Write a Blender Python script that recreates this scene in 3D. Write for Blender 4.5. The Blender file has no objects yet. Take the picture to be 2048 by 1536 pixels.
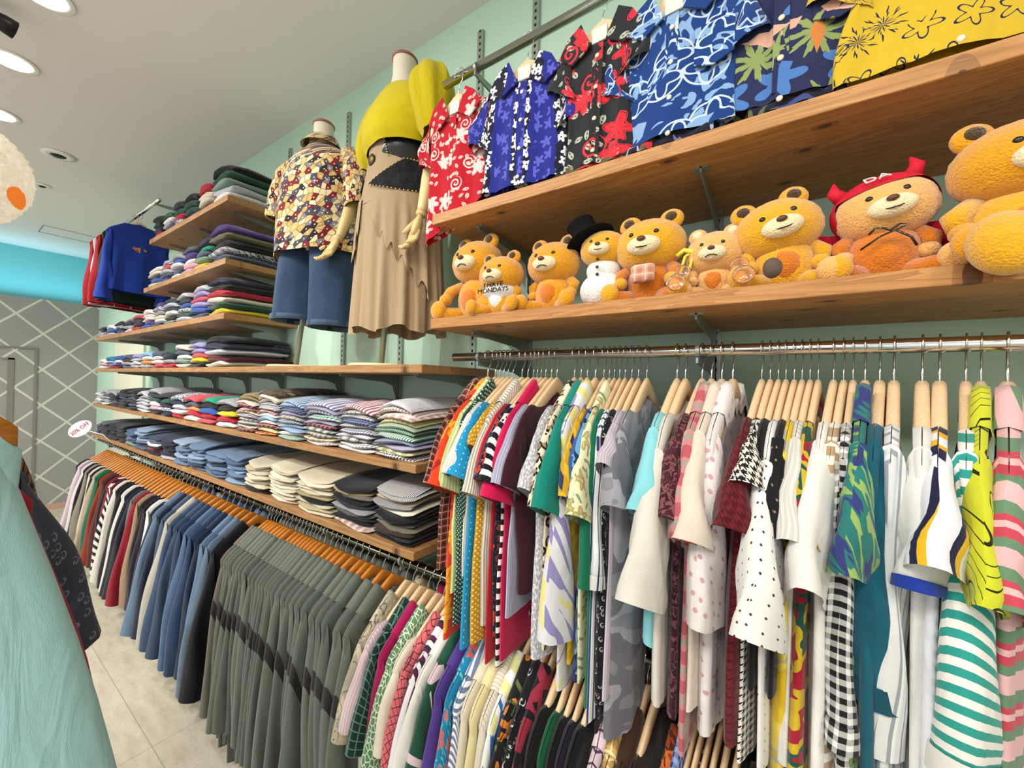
import bpy, math, random
import numpy as np
from mathutils import Matrix, Vector
PI = math.pi
sc = bpy.context.scene
C = sc.collection
# ---------------------------------------------------------------- camera, world, lights
cam_d = bpy.data.cameras.new('camera'); cam = bpy.data.objects.new('camera', cam_d); C.objects.link(cam)
cam_d.sensor_width = 36.0; cam_d.lens = 13.92; cam_d.clip_start = .01
M4 = Matrix(((0.82796929, -0.01839932, 0.56047152), (0.56023311, -0.01672465, -0.82816614), (0.02461138, 0.99969083, -0.00353959))).to_4x4()
M4.translation = (0, 0, 1.6); cam.matrix_world = M4
sc.camera = cam
sc.view_settings.view_transform = 'Standard'; sc.view_settings.look = 'None'
sc.view_settings.exposure = 0.0; sc.view_settings.gamma = 1.0; sc.view_settings.use_curve_mapping = False
w = bpy.data.worlds.new('shop_surroundings'); sc.world = w; w.use_nodes = True
w.node_tree.nodes['Background'].inputs[0].default_value = (.97, .99, 1.0, 1); w.node_tree.nodes['Background'].inputs[1].default_value = 1.5
CEIL = 3.09; WALL = 1.2; FAR = -7.1


def lamp(kind, name, loc, target, power, size=.1, col=(1, .95, .87), spot=70, blend=.6, sy=None):
    d = bpy.data.lights.new(name, kind); d.energy = power; d.color = col
    if kind == 'SPOT': d.spot_size = math.radians(spot); d.spot_blend = blend; d.shadow_soft_size = size
    elif kind == 'AREA':
        d.size = size
        if sy: d.shape = 'RECTANGLE'; d.size_y = sy
    else: d.shadow_soft_size = size
    o = bpy.data.objects.new(name, d); C.objects.link(o); o.location = loc
    o.rotation_euler = (Vector(target) - Vector(loc)).to_track_quat('-Z', 'Y').to_euler()
    return o


# ceiling spots aimed at the stocked wall, the row of them running along the aisle
SPOTS = [(-6.0, -.5, -5.9, .9, 1.0), (-4.6, -.5, -4.4, 1.0, 1.4), (-3.3, -.55, -3.1, 1.0, 1.4), (-2.35, -.6, -2.0, 1.0, 1.5), (-1.6, -.6, -1.0, 1.1, 1.8), (-.7, -.7, -.2, 1.1, 1.5), (.3, -.7, .4, 1.1, 1.4), (1.3, -.7, 1.1, 1.1, 1.4)]
for (sx, sy_, tx, ty, tz), pw_ in zip(SPOTS, (84, 84, 84, 84, 62, 36, 28, 26)):
    lamp('SPOT', 'ceiling_spot_light', (sx, sy_, CEIL - .12), (tx, ty, tz), pw_, .035, (1, .98, .95), 86, .8)
for k in range(5):
    lamp('AREA', 'added_ceiling_fill', (-5.8 + 1.9 * k, -1.3, CEIL - .04), (-5.8 + 1.9 * k, -1.3, 0), 34, .5, (1, .96, .9))  # area lights added for fill in the unseen ceiling, without fittings
lamp('SPOT', 'low_spot_light', (-3.4, -.9, CEIL - .12), (-2.2, .8, .4), 55, .05, (1, .95, .87), 70, .7)
lamp('SPOT', 'added_fill_spot', (-.5, -1.25, CEIL - .12), (-1.55, .85, .75), 85, .05, (1, .98, .95), 48, .8)  # unseen spot added to brighten the jackets on the low rail
lamp('SPOT', 'added_fill_spot', (-2.0, -1.25, CEIL - .12), (-3.2, .85, .8), 60, .05, (1, .98, .95), 48, .8)  # second added spot, brightens the far part of the low rail
lamp('AREA', 'cyan_cove_light', (FAR - .10, -.4, 2.52), (FAR - .16, -.4, 3.0), 10, .12, (.42, .80, 1.0), sy=3.6).rotation_euler = (PI, 0, 0)

# ---------------------------------------------------------------- node helpers
def lin(h, a=1):
    if isinstance(h, tuple): return h if len(h) == 4 else (*h, 1)
    h = h.lstrip('#'); v = [int(h[i:i + 2], 16) / 255 for i in (0, 2, 4)]
    return tuple((c / 12.92 if c <= .04045 else ((c + .055) / 1.055) ** 2.4) for c in v) + (1,)


class S:
    def __init__(s, nt, k): s.nt = nt; s.k = k
    def op(s, o, b=None, c=None):
        n = s.nt.nodes.new('ShaderNodeMath'); n.operation = o
        for i, q in enumerate((s, b, c)):
            if q is None: continue
            if isinstance(q, S): s.nt.links.new(q.k, n.inputs[i])
            else: n.inputs[i].default_value = q
        return S(s.nt, n.outputs[0])
    def __add__(s, b): return s.op('ADD', b)
    def __sub__(s, b): return s.op('SUBTRACT', b)
    def __mul__(s, b): return s.op('MULTIPLY', b)
    def __truediv__(s, b): return s.op('DIVIDE', b)
    def lt(s, b): return s.op('LESS_THAN', b)
    def gt(s, b): return s.op('GREATER_THAN', b)
    def fr(s): return s.op('FRACT')
    def ab(s): return s.op('ABSOLUTE')
    def sin(s): return s.op('SINE')
    def cos(s): return s.op('COSINE')
    def at2(s, b): return s.op('ARCTAN2', b)
    def mx(s, b): return s.op('MAXIMUM', b)
    def mn(s, b): return s.op('MINIMUM', b)
    def pw(s, b): return s.op('POWER', b)


class G:
    """one material under construction"""
    def __init__(g, name, rough=.85, metal=0, uv=True, spec=.3):
        g.m = bpy.data.materials.new(name); g.m.use_nodes = True; g.nt = g.m.node_tree
        g.b = g.nt.nodes['Principled BSDF']; g.b.inputs['Roughness'].default_value = rough; g.b.inputs['Metallic'].default_value = metal
        g.b.inputs['Specular IOR Level'].default_value = spec
        tc = g.nt.nodes.new('ShaderNodeTexCoord'); g.vec = tc.outputs['UV' if uv else 'Object']; g.objv = tc.outputs['Object']
        sp = g.nt.nodes.new('ShaderNodeSeparateXYZ'); g.nt.links.new(g.vec, sp.inputs[0])
        g.u, g.v, g.w = (S(g.nt, sp.outputs[i]) for i in range(3))
    def vecof(g, a, b, c=None):
        n = g.nt.nodes.new('ShaderNodeCombineXYZ')
        for i, q in enumerate((a, b, c)):
            if isinstance(q, S): g.nt.links.new(q.k, n.inputs[i])
            elif q is not None: n.inputs[i].default_value = q
        return n.outputs[0]
    def noise(g, scale, detail=2, vec=None, dist=0, col=False):
        n = g.nt.nodes.new('ShaderNodeTexNoise'); n.inputs['Scale'].default_value = scale; n.inputs['Detail'].default_value = detail
        n.inputs['Distortion'].default_value = dist
        g.nt.links.new(vec or g.vec, n.inputs['Vector']); return n.outputs['Color'] if col else S(g.nt, n.outputs['Fac'])
    def vor(g, scale, feature='F1', vec=None, rnd=1):
        n = g.nt.nodes.new('ShaderNodeTexVoronoi'); n.voronoi_dimensions = '2D' if feature != '3' else '3D'
        if feature not in ('F1', '3'): n.feature = feature
        n.inputs['Scale'].default_value = scale; n.inputs['Randomness'].default_value = rnd
        g.nt.links.new(vec or g.vec, n.inputs['Vector']); return n
    def local(g, scale, vec=None, rnd=.8):
        """polar coordinates inside each voronoi cell, in units of cell size, plus a random number"""
        n = g.vor(scale, vec=vec, rnd=rnd)
        s1 = g.nt.nodes.new('ShaderNodeVectorMath'); s1.operation = 'SUBTRACT'
        g.nt.links.new(vec or g.vec, s1.inputs[0]); g.nt.links.new(n.outputs['Position'], s1.inputs[1])
        sp = g.nt.nodes.new('ShaderNodeSeparateXYZ'); g.nt.links.new(s1.outputs[0], sp.inputs[0])
        x, y = S(g.nt, sp.outputs[0]) * scale, S(g.nt, sp.outputs[1]) * scale
        sc_ = g.nt.nodes.new('ShaderNodeSeparateColor'); g.nt.links.new(n.outputs['Color'], sc_.inputs[0])
        return x, y, (x * x + y * y).pw(.5), y.at2(x), S(g.nt, sc_.outputs[0]), S(g.nt, sc_.outputs[1])
    def mix(g, f, a, b):
        n = g.nt.nodes.new('ShaderNodeMix'); n.data_type = 'RGBA'
        if isinstance(f, S): g.nt.links.new(f.k, n.inputs[0])
        else: n.inputs[0].default_value = f
        for i, q in ((6, a), (7, b)):
            if isinstance(q, (str, tuple)): n.inputs[i].default_value = lin(q)
            else: g.nt.links.new(q, n.inputs[i])
        return n.outputs[2]
    def ramp(g, f, stops, const=True):
        n = g.nt.nodes.new('ShaderNodeValToRGB'); e = n.color_ramp.elements
        if const: n.color_ramp.interpolation = 'CONSTANT'
        while len(e) < len(stops): e.new(.5)
        for i, (p, c) in enumerate(stops): e[i].position = p; e[i].color = lin(c)
        g.nt.links.new(f.k, n.inputs[0]); return n.outputs[0]
    def bump(g, f, strength=.3, dist=.002):
        n = g.nt.nodes.new('ShaderNodeBump'); n.inputs['Strength'].default_value = strength; n.inputs['Distance'].default_value = dist
        g.nt.links.new(f.k, n.inputs['Height']); g.nt.links.new(n.outputs[0], g.b.inputs['Normal']); return g
    def out(g, c):
        if isinstance(c, (str, tuple)): g.b.inputs['Base Color'].default_value = lin(c)
        else: g.nt.links.new(c, g.b.inputs['Base Color'])
        return g.m


_cl = {}


def cloth(kind, c1, c2='ffffff', c3='000000', s=None):
    key = (kind, c1, c2, c3, s)
    if key in _cl: return _cl[key]
    g = G('fabric_' + kind, .88, spec=.15); u, v = g.u, g.v
    g.b.inputs['Sheen Weight'].default_value = .15
    def stripe(q, w_, duty=.5): return (q / w_).fr().lt(duty)
    if kind == 'solid':
        c = g.mix(g.noise(60, 3) * .35, c1, tuple(x * .78 for x in lin(c1)[:3]))
    elif kind == 'heather':
        c = g.mix(g.noise(260, 3, g.vecof(u, v * .4)).gt(.52), c1, c2)
    elif kind == 'denim':
        g2 = g.noise(9, 3) * .8 + g.noise(320, 2, g.vecof(u, v * .25)) * .5
        c = g.mix((g2 - .35).mx(0), c1, c2)
    elif kind == 'vstripe': c = g.mix(stripe(u, s or .012), c1, c2)
    elif kind == 'hstripe': c = g.mix(stripe(v + 10, s or .03), c1, c2)
    elif kind == 'dstripe': c = g.mix(stripe(u * .7 + v * .7 + 10, s or .04, .4), c1, c2)
    elif kind == 'mstripe':
        f = (u / (s or .06)).fr(); c = g.ramp(f, [(0, c1), (.35, c2), (.5, c3), (.62, c1), (.8, c3), (.86, c2)])
    elif kind == 'mhstripe':
        f = ((v + 10) / (s or .1)).fr(); c = g.ramp(f, [(0, c1), (.3, c2), (.45, c3), (.6, c1), (.7, c3), (.8, c2)])
    elif kind == 'gingham':
        q = s or .02; f = (stripe(u, q) + stripe(v + 10, q)) * .5; c = g.mix(f, c1, c2)
    elif kind == 'plaid':
        q = s or .05
        f = (stripe(u, q, .45) + stripe(v + 10, q, .45)) * .42; a = g.mix(f, c1, c2)
        t = stripe(u + q * .28, q, .1).mx(stripe(v + 10 + q * .28, q, .1)); c = g.mix(t * .85, a, c3)
    elif kind == 'window':
        q = s or .025; c = g.mix(stripe(u, q, .14).mx(stripe(v + 10, q, .14)), c1, c2)
    elif kind == 'lattice':
        q = s or .02; a, b_ = (u + v + 10) / q, (u - v + 10) / q
        c = g.mix(a.fr().lt(.14).mx(b_.fr().lt(.14)), c1, c2)
    elif kind == 'hound':
        q = s or .014; a = stripe(u, q); b_ = stripe(v + 10, q); f = (a - b_).ab(); t = stripe(u + v + 10, q * .5)
        c = g.mix(f * t + a * b_, c1, c2)
    elif kind == 'dots':
        q = s or .016
        def lat(o):
            a = (u / q + (10 + o)).fr() - .5; b_ = (v / q + (10 + o)).fr() - .5; return (a * a + b_ * b_).lt(.03)
        c = g.mix(lat(0).mx(lat(.5)), c1, c2)
    elif kind == 'leopard':
        x, y, r, a, r1, r2 = g.local(38); r = r + (g.noise(60, 1) - .5) * .5
        ring = r.gt(.2) * r.lt(.4) * (a + r1 * 6).sin().gt(-.75)
        c = g.mix(ring, g.mix(r.lt(.2), c1, c3), c2)
    elif kind == 'tiger':
        n = g.noise(9, 2, g.vecof(u * .6, v * 2.6), 1.2); c = g.mix((n * 9).fr().gt(.48), c1, c2)
    elif kind == 'floral':       # five-petalled flowers and leaf sprigs
        q = s or 16
        x, y, r, a, r1, r2 = g.local(q)
        pet = r.lt((a * 5 + r1 * 6).cos() * .1 + .34) * r2.gt(.25)
        core = r.lt(.07); vein = ((a * 5 + r1 * 6).cos()).gt(.97) * r.lt(.3)
        x2, y2, r_, a2, r3, r4 = g.local(q * 2.3, g.vecof(u + .013, v + .02))
        leaf = (x2 * (r3 * 6).cos() + y2 * (r3 * 6).sin()).ab().lt(.13) * r_.lt(.45) * r4.gt(.35)
        c = g.mix(leaf, c1, c3); c = g.mix(pet, c, c2); c = g.mix((core.mx(vein)) * r2.gt(.25), c, c1)
    elif kind == 'hibiscus':     # large outlined flowers, curls and leaves in one tone
        q = s or 9
        x, y, r, a, r1, r2 = g.local(q)
        edge = (a * 5 + r1 * 6).cos() * .12 + .36
        pet = r.lt(edge) * r2.gt(.5); line = (r - edge + .05).ab().lt(.012) + ((a * 5 + r1 * 6).cos()).gt(.985) * r.lt(.25)
        curl = ((r * 34 + a * 1).sin()).gt(.4) * r.lt(.34) * r2.lt(.3)
        x2, y2, r_, a2, r3, r4 = g.local(q * 2.6, g.vecof(u + .013, v + .02))
        l1 = (x2 * (r3 * 6).cos() + y2 * (r3 * 6).sin()); l2 = (y2 * (r3 * 6).cos() - x2 * (r3 * 6).sin())
        leaf = (l1.ab() + l2 * l2 * 1.2).lt(.2) * r4.gt(.5) * (l1.ab() + (l2 * 22).sin() * .02).gt(.025)
        c = g.mix(leaf, c1, c3); c = g.mix(curl, c, c2); c = g.mix(pet * (S(g.nt, line.k).lt(.5)), c, c2)
    elif kind == 'lei':          # vertical garlands of leaves and flowers
        ug = ((u + 5) / .11).fr() - .5
        x, y, r, a, r1, r2 = g.local(34); edge = (a * 5 + r1 * 6).cos() * .12 + .38
        band = (ug.ab() + (g.noise(30, 1) - .5) * .25).lt(.2); fl = r.lt(edge) * r.gt(.07)
        x2, y2, r_, a2, r3, r4 = g.local(26, g.vecof(u + .05, v)); e2 = (a2 * 5 + r3 * 6).cos() * .12 + .3
        bl = r_.lt(e2) * (ug.ab().gt(.3)); c = g.mix(bl, c1, c3); c = g.mix(band, c, '1b1b30'); c = g.mix(band * fl, c, c2)
    elif kind == 'tribal':
        n = g.noise(13, 2, dist=1.4); x, y, r, a, r1, r2 = g.local(11)
        f = (n * 22).sin().gt(.45) ; star = ((a * 4).cos() * .1 + .3 - r).ab().lt(.03) + (r - .42).ab().lt(.02)
        c = g.mix(f, c1, c2); c = g.mix(star.mn(1), c, c3)
    elif kind == 'palms':        # islands, fronds and petals on a dark ground
        x, y, r, a, r1, r2 = g.local(10); fr_ = r.lt((a * 9 + r1 * 9).sin() * .14 + .28 + (a * 31).sin() * .04)
        base = g.mix(g.noise(5, 2).gt(.58), c1, '3a4a80')
        x2, y2, r_, a2, r3, r4 = g.local(9, g.vecof(u + .05, v + .03)); fl = r_.lt((a2 * 5 + r3 * 6).cos() * .1 + .25)
        c = g.mix(fl * r4.gt(.4), base, '4c78b8'); c = g.mix(fr_ * r2.gt(.4), c, c2)
        isl = (x.ab() * .5 + (y + .1).ab() * 1.6 + (g.noise(40, 2) - .5) * .25).lt(.3) * r2.lt(.35); c = g.mix(isl, c, c3)
        surf = (x.ab() * 3.6 + y.ab() * .9).lt(.36) * r1.gt(.62); c = g.mix(surf, c, 'd08040')
    elif kind == 'sketch':       # inked plants on a plain ground
        x, y, r, a, r1, r2 = g.local(13); f = r.lt((a * 11 + r1 * 9).sin() * .12 + .2 + (a * 37).sin() * .06) * ((a * 11 + r1 * 9 + r * 20).sin().gt(-.2)) * r2.gt(.35)
        x2, y2, r_, a2, r3, r4 = g.local(20, g.vecof(u + .05, v + .03)); e = (a2 * 5 + r3 * 6).cos() * .12 + .28
        ol = (r_ - e).ab().lt(.03) * r4.gt(.5); c = g.mix(f.mx(ol), c1, c2)
    elif kind == 'grass':
        n = g.noise(6, 1, g.vecof(u, v * .5), .8); c = g.mix((n * 26).fr().lt(.1), c1, c2)
    elif kind == 'lines':
        n = g.noise(8, 2, dist=1.0); c = g.mix((n * 16).fr().lt(.14), g.mix(g.noise(7, 1).gt(.53), c1, c3), c2)
    elif kind == 'blobs':
        n = g.noise(s or 14, 2, dist=.8); c = g.ramp(n, [(0, c1), (.43, c2), (.52, c3), (.6, c1)])
    elif kind == 'brush':
        n = g.noise(s or 9, 2, g.vecof(u + v * .7, v * .35), .6); c = g.ramp(n, [(0, c1), (.42, c2), (.5, c1), (.56, c3), (.63, c1)])
    elif kind == 'labels':       # little bottles and crates printed edge to edge
        n = g.vor(42, vec=g.vecof(u * 1.3, v)); sp = g.nt.nodes.new('ShaderNodeSeparateColor'); g.nt.links.new(n.outputs['Color'], sp.inputs[0])
        d = S(g.nt, n.outputs['Distance'])
        c = g.ramp(S(g.nt, sp.outputs[0]), [(0, 'd9b878'), (.22, '7d1f2c'), (.34, 'e8d6a8'), (.55, '4e4a5c'), (.68, 'c9a25e'), (.82, '857f86'), (.92, '2c2530')])
        e = g.vor(42, 'DISTANCE_TO_EDGE', vec=g.vecof(u * 1.3, v)); c = g.mix(S(g.nt, e.outputs['Distance']).lt(.035), c, '2a2222')
        c = g.mix(d.lt(.12), c, 'efe3c0')
    elif kind == 'swirl':
        x, y, r, a, r1, r2 = g.local(s or 40); c = g.mix(((r * 16 + a).sin().gt(.4)) * r.lt(.36) * r2.gt(.3), c1, c2)
    elif kind == 'scales':
        e = g.vor(s or 70, 'DISTANCE_TO_EDGE', g.vecof(u * 1.6, v)); c = g.mix(S(g.nt, e.outputs['Distance']).gt(.09), c1, c2)
    elif kind == 'zigzag':
        q = s or .03; f = ((v + 10) / q + ((u / q).fr() - .5).ab() * 1.2).fr().lt(.5); c = g.mix(f, c1, c2)
    elif kind == 'hearts':
        x, y, r, a, r1, r2 = g.local(s or 38, rnd=.45); c = g.mix(r.lt(.15), c1, c2)
    elif kind == 'flecks':
        x, y, r, a, r1, r2 = g.local(s or 62, rnd=.25); c = g.mix((x.ab() * 1.2 + y.ab()).lt(.13), c1, c2)
    elif kind == 'camo':
        n = g.noise(12, 3); c = g.ramp(n, [(0, c1), (.46, c2), (.55, c3)])
    wr = g.noise(11, 3, g.vecof(u * 1.5, v * .8), .9); g.bump(g.noise(420, 1) * .05 + wr, .4, .012)
    if isinstance(c, (str, tuple)): c = g.mix(0.0, c, c)
    mu = g.nt.nodes.new('ShaderNodeMix'); mu.data_type = 'RGBA'; mu.blend_type = 'MULTIPLY'; mu.inputs[0].default_value = 1.0; mu.inputs[7].default_value = (.84, .84, .84, 1)
    g.nt.links.new(c, mu.inputs[6]); _cl[key] = g.out(mu.outputs[2]); return _cl[key]


def plain(name, col, rough=.6, metal=0, var=.12, scale=30, spec=.4, bump=0):
    g = G(name, rough, metal, uv=False, spec=spec)
    c = g.mix(g.noise(scale, 3) * var * 2, col, tuple(x * .7 for x in lin(col)[:3]))
    if bump: g.bump(g.noise(scale * 4, 3), bump, .003)
    return g.out(c)


def wood(name, light, dark, knots=True, rough=.5, s=1.0, axis=0):
    g = G(name, rough, uv=False, spec=.4)
    q = [g.u, g.v, g.w]; long_ = q[axis]; o = [q[i] for i in range(3) if i != axis]
    vec = g.vecof(long_ * (1.3 * s), o[0] * (16 * s), o[1] * (16 * s))
    n = g.noise(1.6, 4, vec, 1.2); fine = g.noise(9, 2, vec, .3)
    c = g.mix(((n * 7).fr() * .6 + fine * .35), light, dark)
    if knots:
        kv = g.vor(1, vec=g.vecof(long_ * 4.5, o[0] * 8 + o[1] * 2)); d = S(g.nt, kv.outputs['Distance'])
        sp = g.nt.nodes.new('ShaderNodeSeparateColor'); g.nt.links.new(kv.outputs['Color'], sp.inputs[0])
        k = (d.lt(.045)) * S(g.nt, sp.outputs[0]).gt(.45); k2 = (d.lt(.09)) * S(g.nt, sp.outputs[0]).gt(.45)
        c = g.mix(k2 * .4, c, '4a2409'); c = g.mix(k * .75, c, '2c1406')
    g.bump(fine, .1, .001)
    return g.out(c)


CHROME = plain('polished_chrome', 'd4d4d2', .16, 1, .03)
STEEL = plain('shelf_bracket_grey', '8f978f', .4, .6, .05)
BLACKM = plain('black_metal', '1a1a1c', .4, .3)
WHITEP = plain('white_plastic', 'f0efe8', .4)
PINE = wood('pine_board', 'be8a4c', '8a5624')
PINE_D = wood('aged_pine_board', 'ae8454', '7c5632')
BIRCH = wood('pale_birch', 'e4c8a0', 'd2b086', False, .45, 3, 1)
AMBER = wood('amber_varnished_wood', 'd08a38', 'a8601c', False, .3, 3, 1)
MANW = wood('mannequin_wood', 'dcc48c', 'c8aa70', False, .45, 2, 2)

# ---------------------------------------------------------------- mesh helpers
def mk(name, v, f, m, parent=None, uv=None, smooth=True, loc=None, rot=None):
    me = bpy.data.meshes.new(name); v = np.asarray(v, dtype=float).reshape(-1, 3)
    me.from_pydata(v.tolist(), [], f)
    if uv is not None:
        uv = np.asarray(uv, dtype=float).reshape(-1, 2); ul = me.uv_layers.new(name='UVMap')
        idx = np.empty(len(me.loops), dtype=np.int32); me.loops.foreach_get('vertex_index', idx)
        ul.data.foreach_set('uv', uv[idx].ravel())
    if smooth: me.polygons.foreach_set('use_smooth', [True] * len(me.polygons))
    me.materials.append(m); me.update()
    o = bpy.data.objects.new(name, me); C.objects.link(o)
    if parent is not None: o.parent = parent
    if loc is not None: o.location = loc
    if rot is not None: o.rotation_euler = rot
    return o


def tag(o, label=None, cat=None, group=None, kind=None):
    if label: o['label'] = label
    if cat: o['category'] = cat
    if group: o['group'] = group
    if kind: o['kind'] = kind
    return o


def empty(name, loc, label, cat, group=None, rot=(0, 0, 0)):
    o = bpy.data.objects.new(name, None); C.objects.link(o); o.location = loc; o.rotation_euler = rot; o.empty_display_size = .05
    return tag(o, label, cat, group)


def gridf(nr, nc):
    return [(r * nc + c, r * nc + c + 1, (r + 1) * nc + c + 1, (r + 1) * nc + c) for r in range(nr - 1) for c in range(nc - 1)]


class MB:
    """collects boxes, tubes and lathes into one mesh"""
    def __init__(s): s.v = []; s.f = []; s.uv = []
    def add(s, v, f, uv=None):
        o = len(s.v); v = [tuple(p) for p in np.asarray(v, float).reshape(-1, 3)]; s.v += v
        s.f += [tuple(i + o for i in q) for q in f]; s.uv += [tuple(q) for q in (uv if uv is not None else [(p[0] + p[1], p[2]) for p in v])]
        return s
    def box(s, x0, x1, y0, y1, z0, z1, b=.0):
        if b <= 0:
            v = [(x, y, z) for x in (x0, x1) for y in (y0, y1) for z in (z0, z1)]
            return s.add(v, [(0, 1, 3, 2), (4, 6, 7, 5), (0, 4, 5, 1), (2, 3, 7, 6), (0, 2, 6, 4), (1, 5, 7, 3)])
        ring = lambda z, i: [(x0 + b + i, y0 + i, z), (x1 - b - i, y0 + i, z), (x1 - i, y0 + b + i, z), (x1 - i, y1 - b - i, z), (x1 - b - i, y1 - i, z), (x0 + b + i, y1 - i, z), (x0 + i, y1 - b - i, z), (x0 + i, y0 + b + i, z)]
        rs = [ring(z0, b * .5), ring(z0 + b * .6, 0), ring(z1 - b * .6, 0), ring(z1, b * .5)]
        v = [p for r in rs for p in r]; f = [(r * 8 + c, r * 8 + (c + 1) % 8, (r + 1) * 8 + (c + 1) % 8, (r + 1) * 8 + c) for r in range(3) for c in range(8)]
        return s.add(v, f + [tuple(range(7, -1, -1)), tuple(range(24, 32))])
    def tube(s, pts, r, n=8, cap=True, sq=None):
        pts = [Vector(p) for p in pts]; m = len(pts); rr = r if isinstance(r, (list, tuple)) else [r] * m
        up = Vector((0, 0, 1)); v = []; prev = None
        for i, p in enumerate(pts):
            t = (pts[min(i + 1, m - 1)] - pts[max(i - 1, 0)]).normalized()
            if prev is None:
                a = t.cross(up); a = t.cross(Vector((1, 0, 0))) if a.length < .1 else a; a.normalize()
            else: a = (prev - t * prev.dot(t)).normalized()
            prev = a; b_ = t.cross(a)
            for k in range(n):
                th = 2 * PI * k / n; v.append(p + a * (math.cos(th) * rr[i]) + b_ * (math.sin(th) * rr[i] * (sq or 1)))
        f = [(i * n + k, i * n + (k + 1) % n, (i + 1) * n + (k + 1) % n, (i + 1) * n + k) for i in range(m - 1) for k in range(n)]
        if cap: f += [tuple(range(n - 1, -1, -1)), tuple(range((m - 1) * n, m * n))]
        return s.add(v, f)
    def lathe(s, prof, n=24, cx=0, cy=0, sy=1.0):
        m = len(prof); v = [(cx + r * math.cos(2 * PI * k / n), cy + sy * r * math.sin(2 * PI * k / n), z) for r, z in prof for k in range(n)]
        f = [(i * n + k, i * n + (k + 1) % n, (i + 1) * n + (k + 1) % n, (i + 1) * n + k) for i in range(m - 1) for k in range(n)]
        return s.add(v, f + [tuple(range(n - 1, -1, -1)), tuple(range((m - 1) * n, m * n))])
    def ball(s, c, r, n=16, m=10, rot=None, fn=None):
        rx, ry, rz = r if isinstance(r, tuple) else (r, r, r); v = []
        for i in range(m + 1):
            ph = PI * i / m
            for k in range(n):
                th = 2 * PI * k / n; d = Vector((math.sin(ph) * math.cos(th), math.sin(ph) * math.sin(th), math.cos(ph)))
                q = fn(d) if fn else 1.0; p = Vector((d.x * rx * q, d.y * ry * q, d.z * rz * q))
                if rot is not None: p = rot @ p
                v.append(p + Vector(c))
        f = [(i * n + k, (i + 1) * n + k, (i + 1) * n + (k + 1) % n, i * n + (k + 1) % n) for i in range(m) for k in range(n)]
        return s.add(v, f)
    def build(s, name, m, parent=None, smooth=True, **k): return mk(name, s.v, s.f, m, parent, s.uv, smooth, **k)


def sharp(o, a=40):
    me = o.data
    try: me.set_sharp_from_angle(angle=math.radians(a))
    except Exception: pass
    return o


# ---------------------------------------------------------------- the room
WALLM = plain('mint_painted_wall', 'b4d2bd', .8, var=.04, scale=6)
CEILM = plain('warm_white_ceiling', 'e6e4e2', .9, var=.02, scale=3, bump=.1)
TEALM = plain('turquoise_painted_wall', '78c4ca', .8, var=.04, scale=5)
SIDEM = plain('shop_side_paint', 'd8d4c8', .9, var=.04)
tag(MB().box(FAR - .6, 2.6, WALL, WALL + .1, 0, CEIL).build('wall_right', WALLM, smooth=False), kind='structure')
tag(MB().box(FAR - .6, 2.6, -4.2, WALL + .1, CEIL, CEIL + .1).build('ceiling', CEILM, smooth=False), kind='structure')
tag(MB().box(FAR - .6, FAR - .3, -4.2, WALL, 0, CEIL).build('wall_far', TEALM, smooth=False), kind='structure')
tag(MB().box(2.6, 2.7, -4.2, WALL + .1, 0, CEIL).build('wall_near', SIDEM, smooth=False), kind='structure')
# floor
g = G('worn_vinyl_floor', .55, uv=False, spec=.35)
n1 = g.noise(1.6, 4, g.vecof(g.u * 1, g.v * 1)); n2 = g.noise(14, 4, g.vecof(g.u * .6, g.v * 2)); n3 = g.noise(60, 2)
c = g.ramp(n1 * .5 + n2 * .5, [(.3, 'a69d88'), (.5, 'bfb6a2'), (.7, 'cfc7b4')], False)
c = g.mix(n3.gt(.64) * .25, c, '8c8068')
seam = ((g.u + .42) / .9).fr().lt(.004).mx(((g.v + 9.33) / .9).fr().lt(.004)); c = g.mix(seam * .5, c, '6f6653')
tag(MB().box(FAR - .6, 2.6, -4.2, WALL, -.1, 0).build('floor', g.out(c), smooth=False), kind='structure')
# grey argyle partition, thick, stopping below the ceiling
g = G('grey_argyle_panel', .8, uv=False, spec=.2)
p, q = (g.v - .952) / .405, (g.w - 2.272) / .415
l1 = (p + q + 20.5).fr() - .5; l2 = (p - q + 20.5).fr() - .5
ln = l1.ab().lt(.035).mx(l2.ab().lt(.035))
c = g.mix(g.noise(2, 3) * .3, '9a9996', '8a8988'); c = g.mix(ln, c, 'cfcec4')
tag(MB().box(FAR - .12, FAR, -4.2, WALL, 0, 2.462).build('wall_partition', g.out(c), smooth=False), kind='structure')
GREYD = plain('grey_door_paint', '7f7d76', .7, var=.05)
# painted-over door in the partition: same argyle pattern
fr = MB()
fr.box(FAR, FAR + .012, .69, .712, 0, 1.90).box(FAR, FAR + .012, -.2, -.178, 0, 1.90).box(FAR, FAR + .012, -.178, .69, 1.878, 1.90)
tag(fr.build('trim_1', GREYD, smooth=False), kind='structure')
pn = MB()
pn.box(FAR, FAR + .008, .50, .545, .2, 1.77).box(FAR, FAR + .008, -.08, -.035, .2, 1.77).box(FAR, FAR + .008, -.08, .545, 1.75, 1.77)
tag(pn.build('trim_2', GREYD, smooth=False), kind='structure')
tag(MB().box(FAR, FAR + .015, -4.2, WALL, 0, .07).build('baseboard_far', plain('pink_baseboard', 'c9a090', .6), smooth=False), kind='structure')
tag(MB().box(-6.2, -5.15, WALL - .02, WALL, 0, 2.2).build('trim_3', plain('cream_wall_panel', 'cfcfb8', .7, var=.04), smooth=False), kind='structure')

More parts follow.
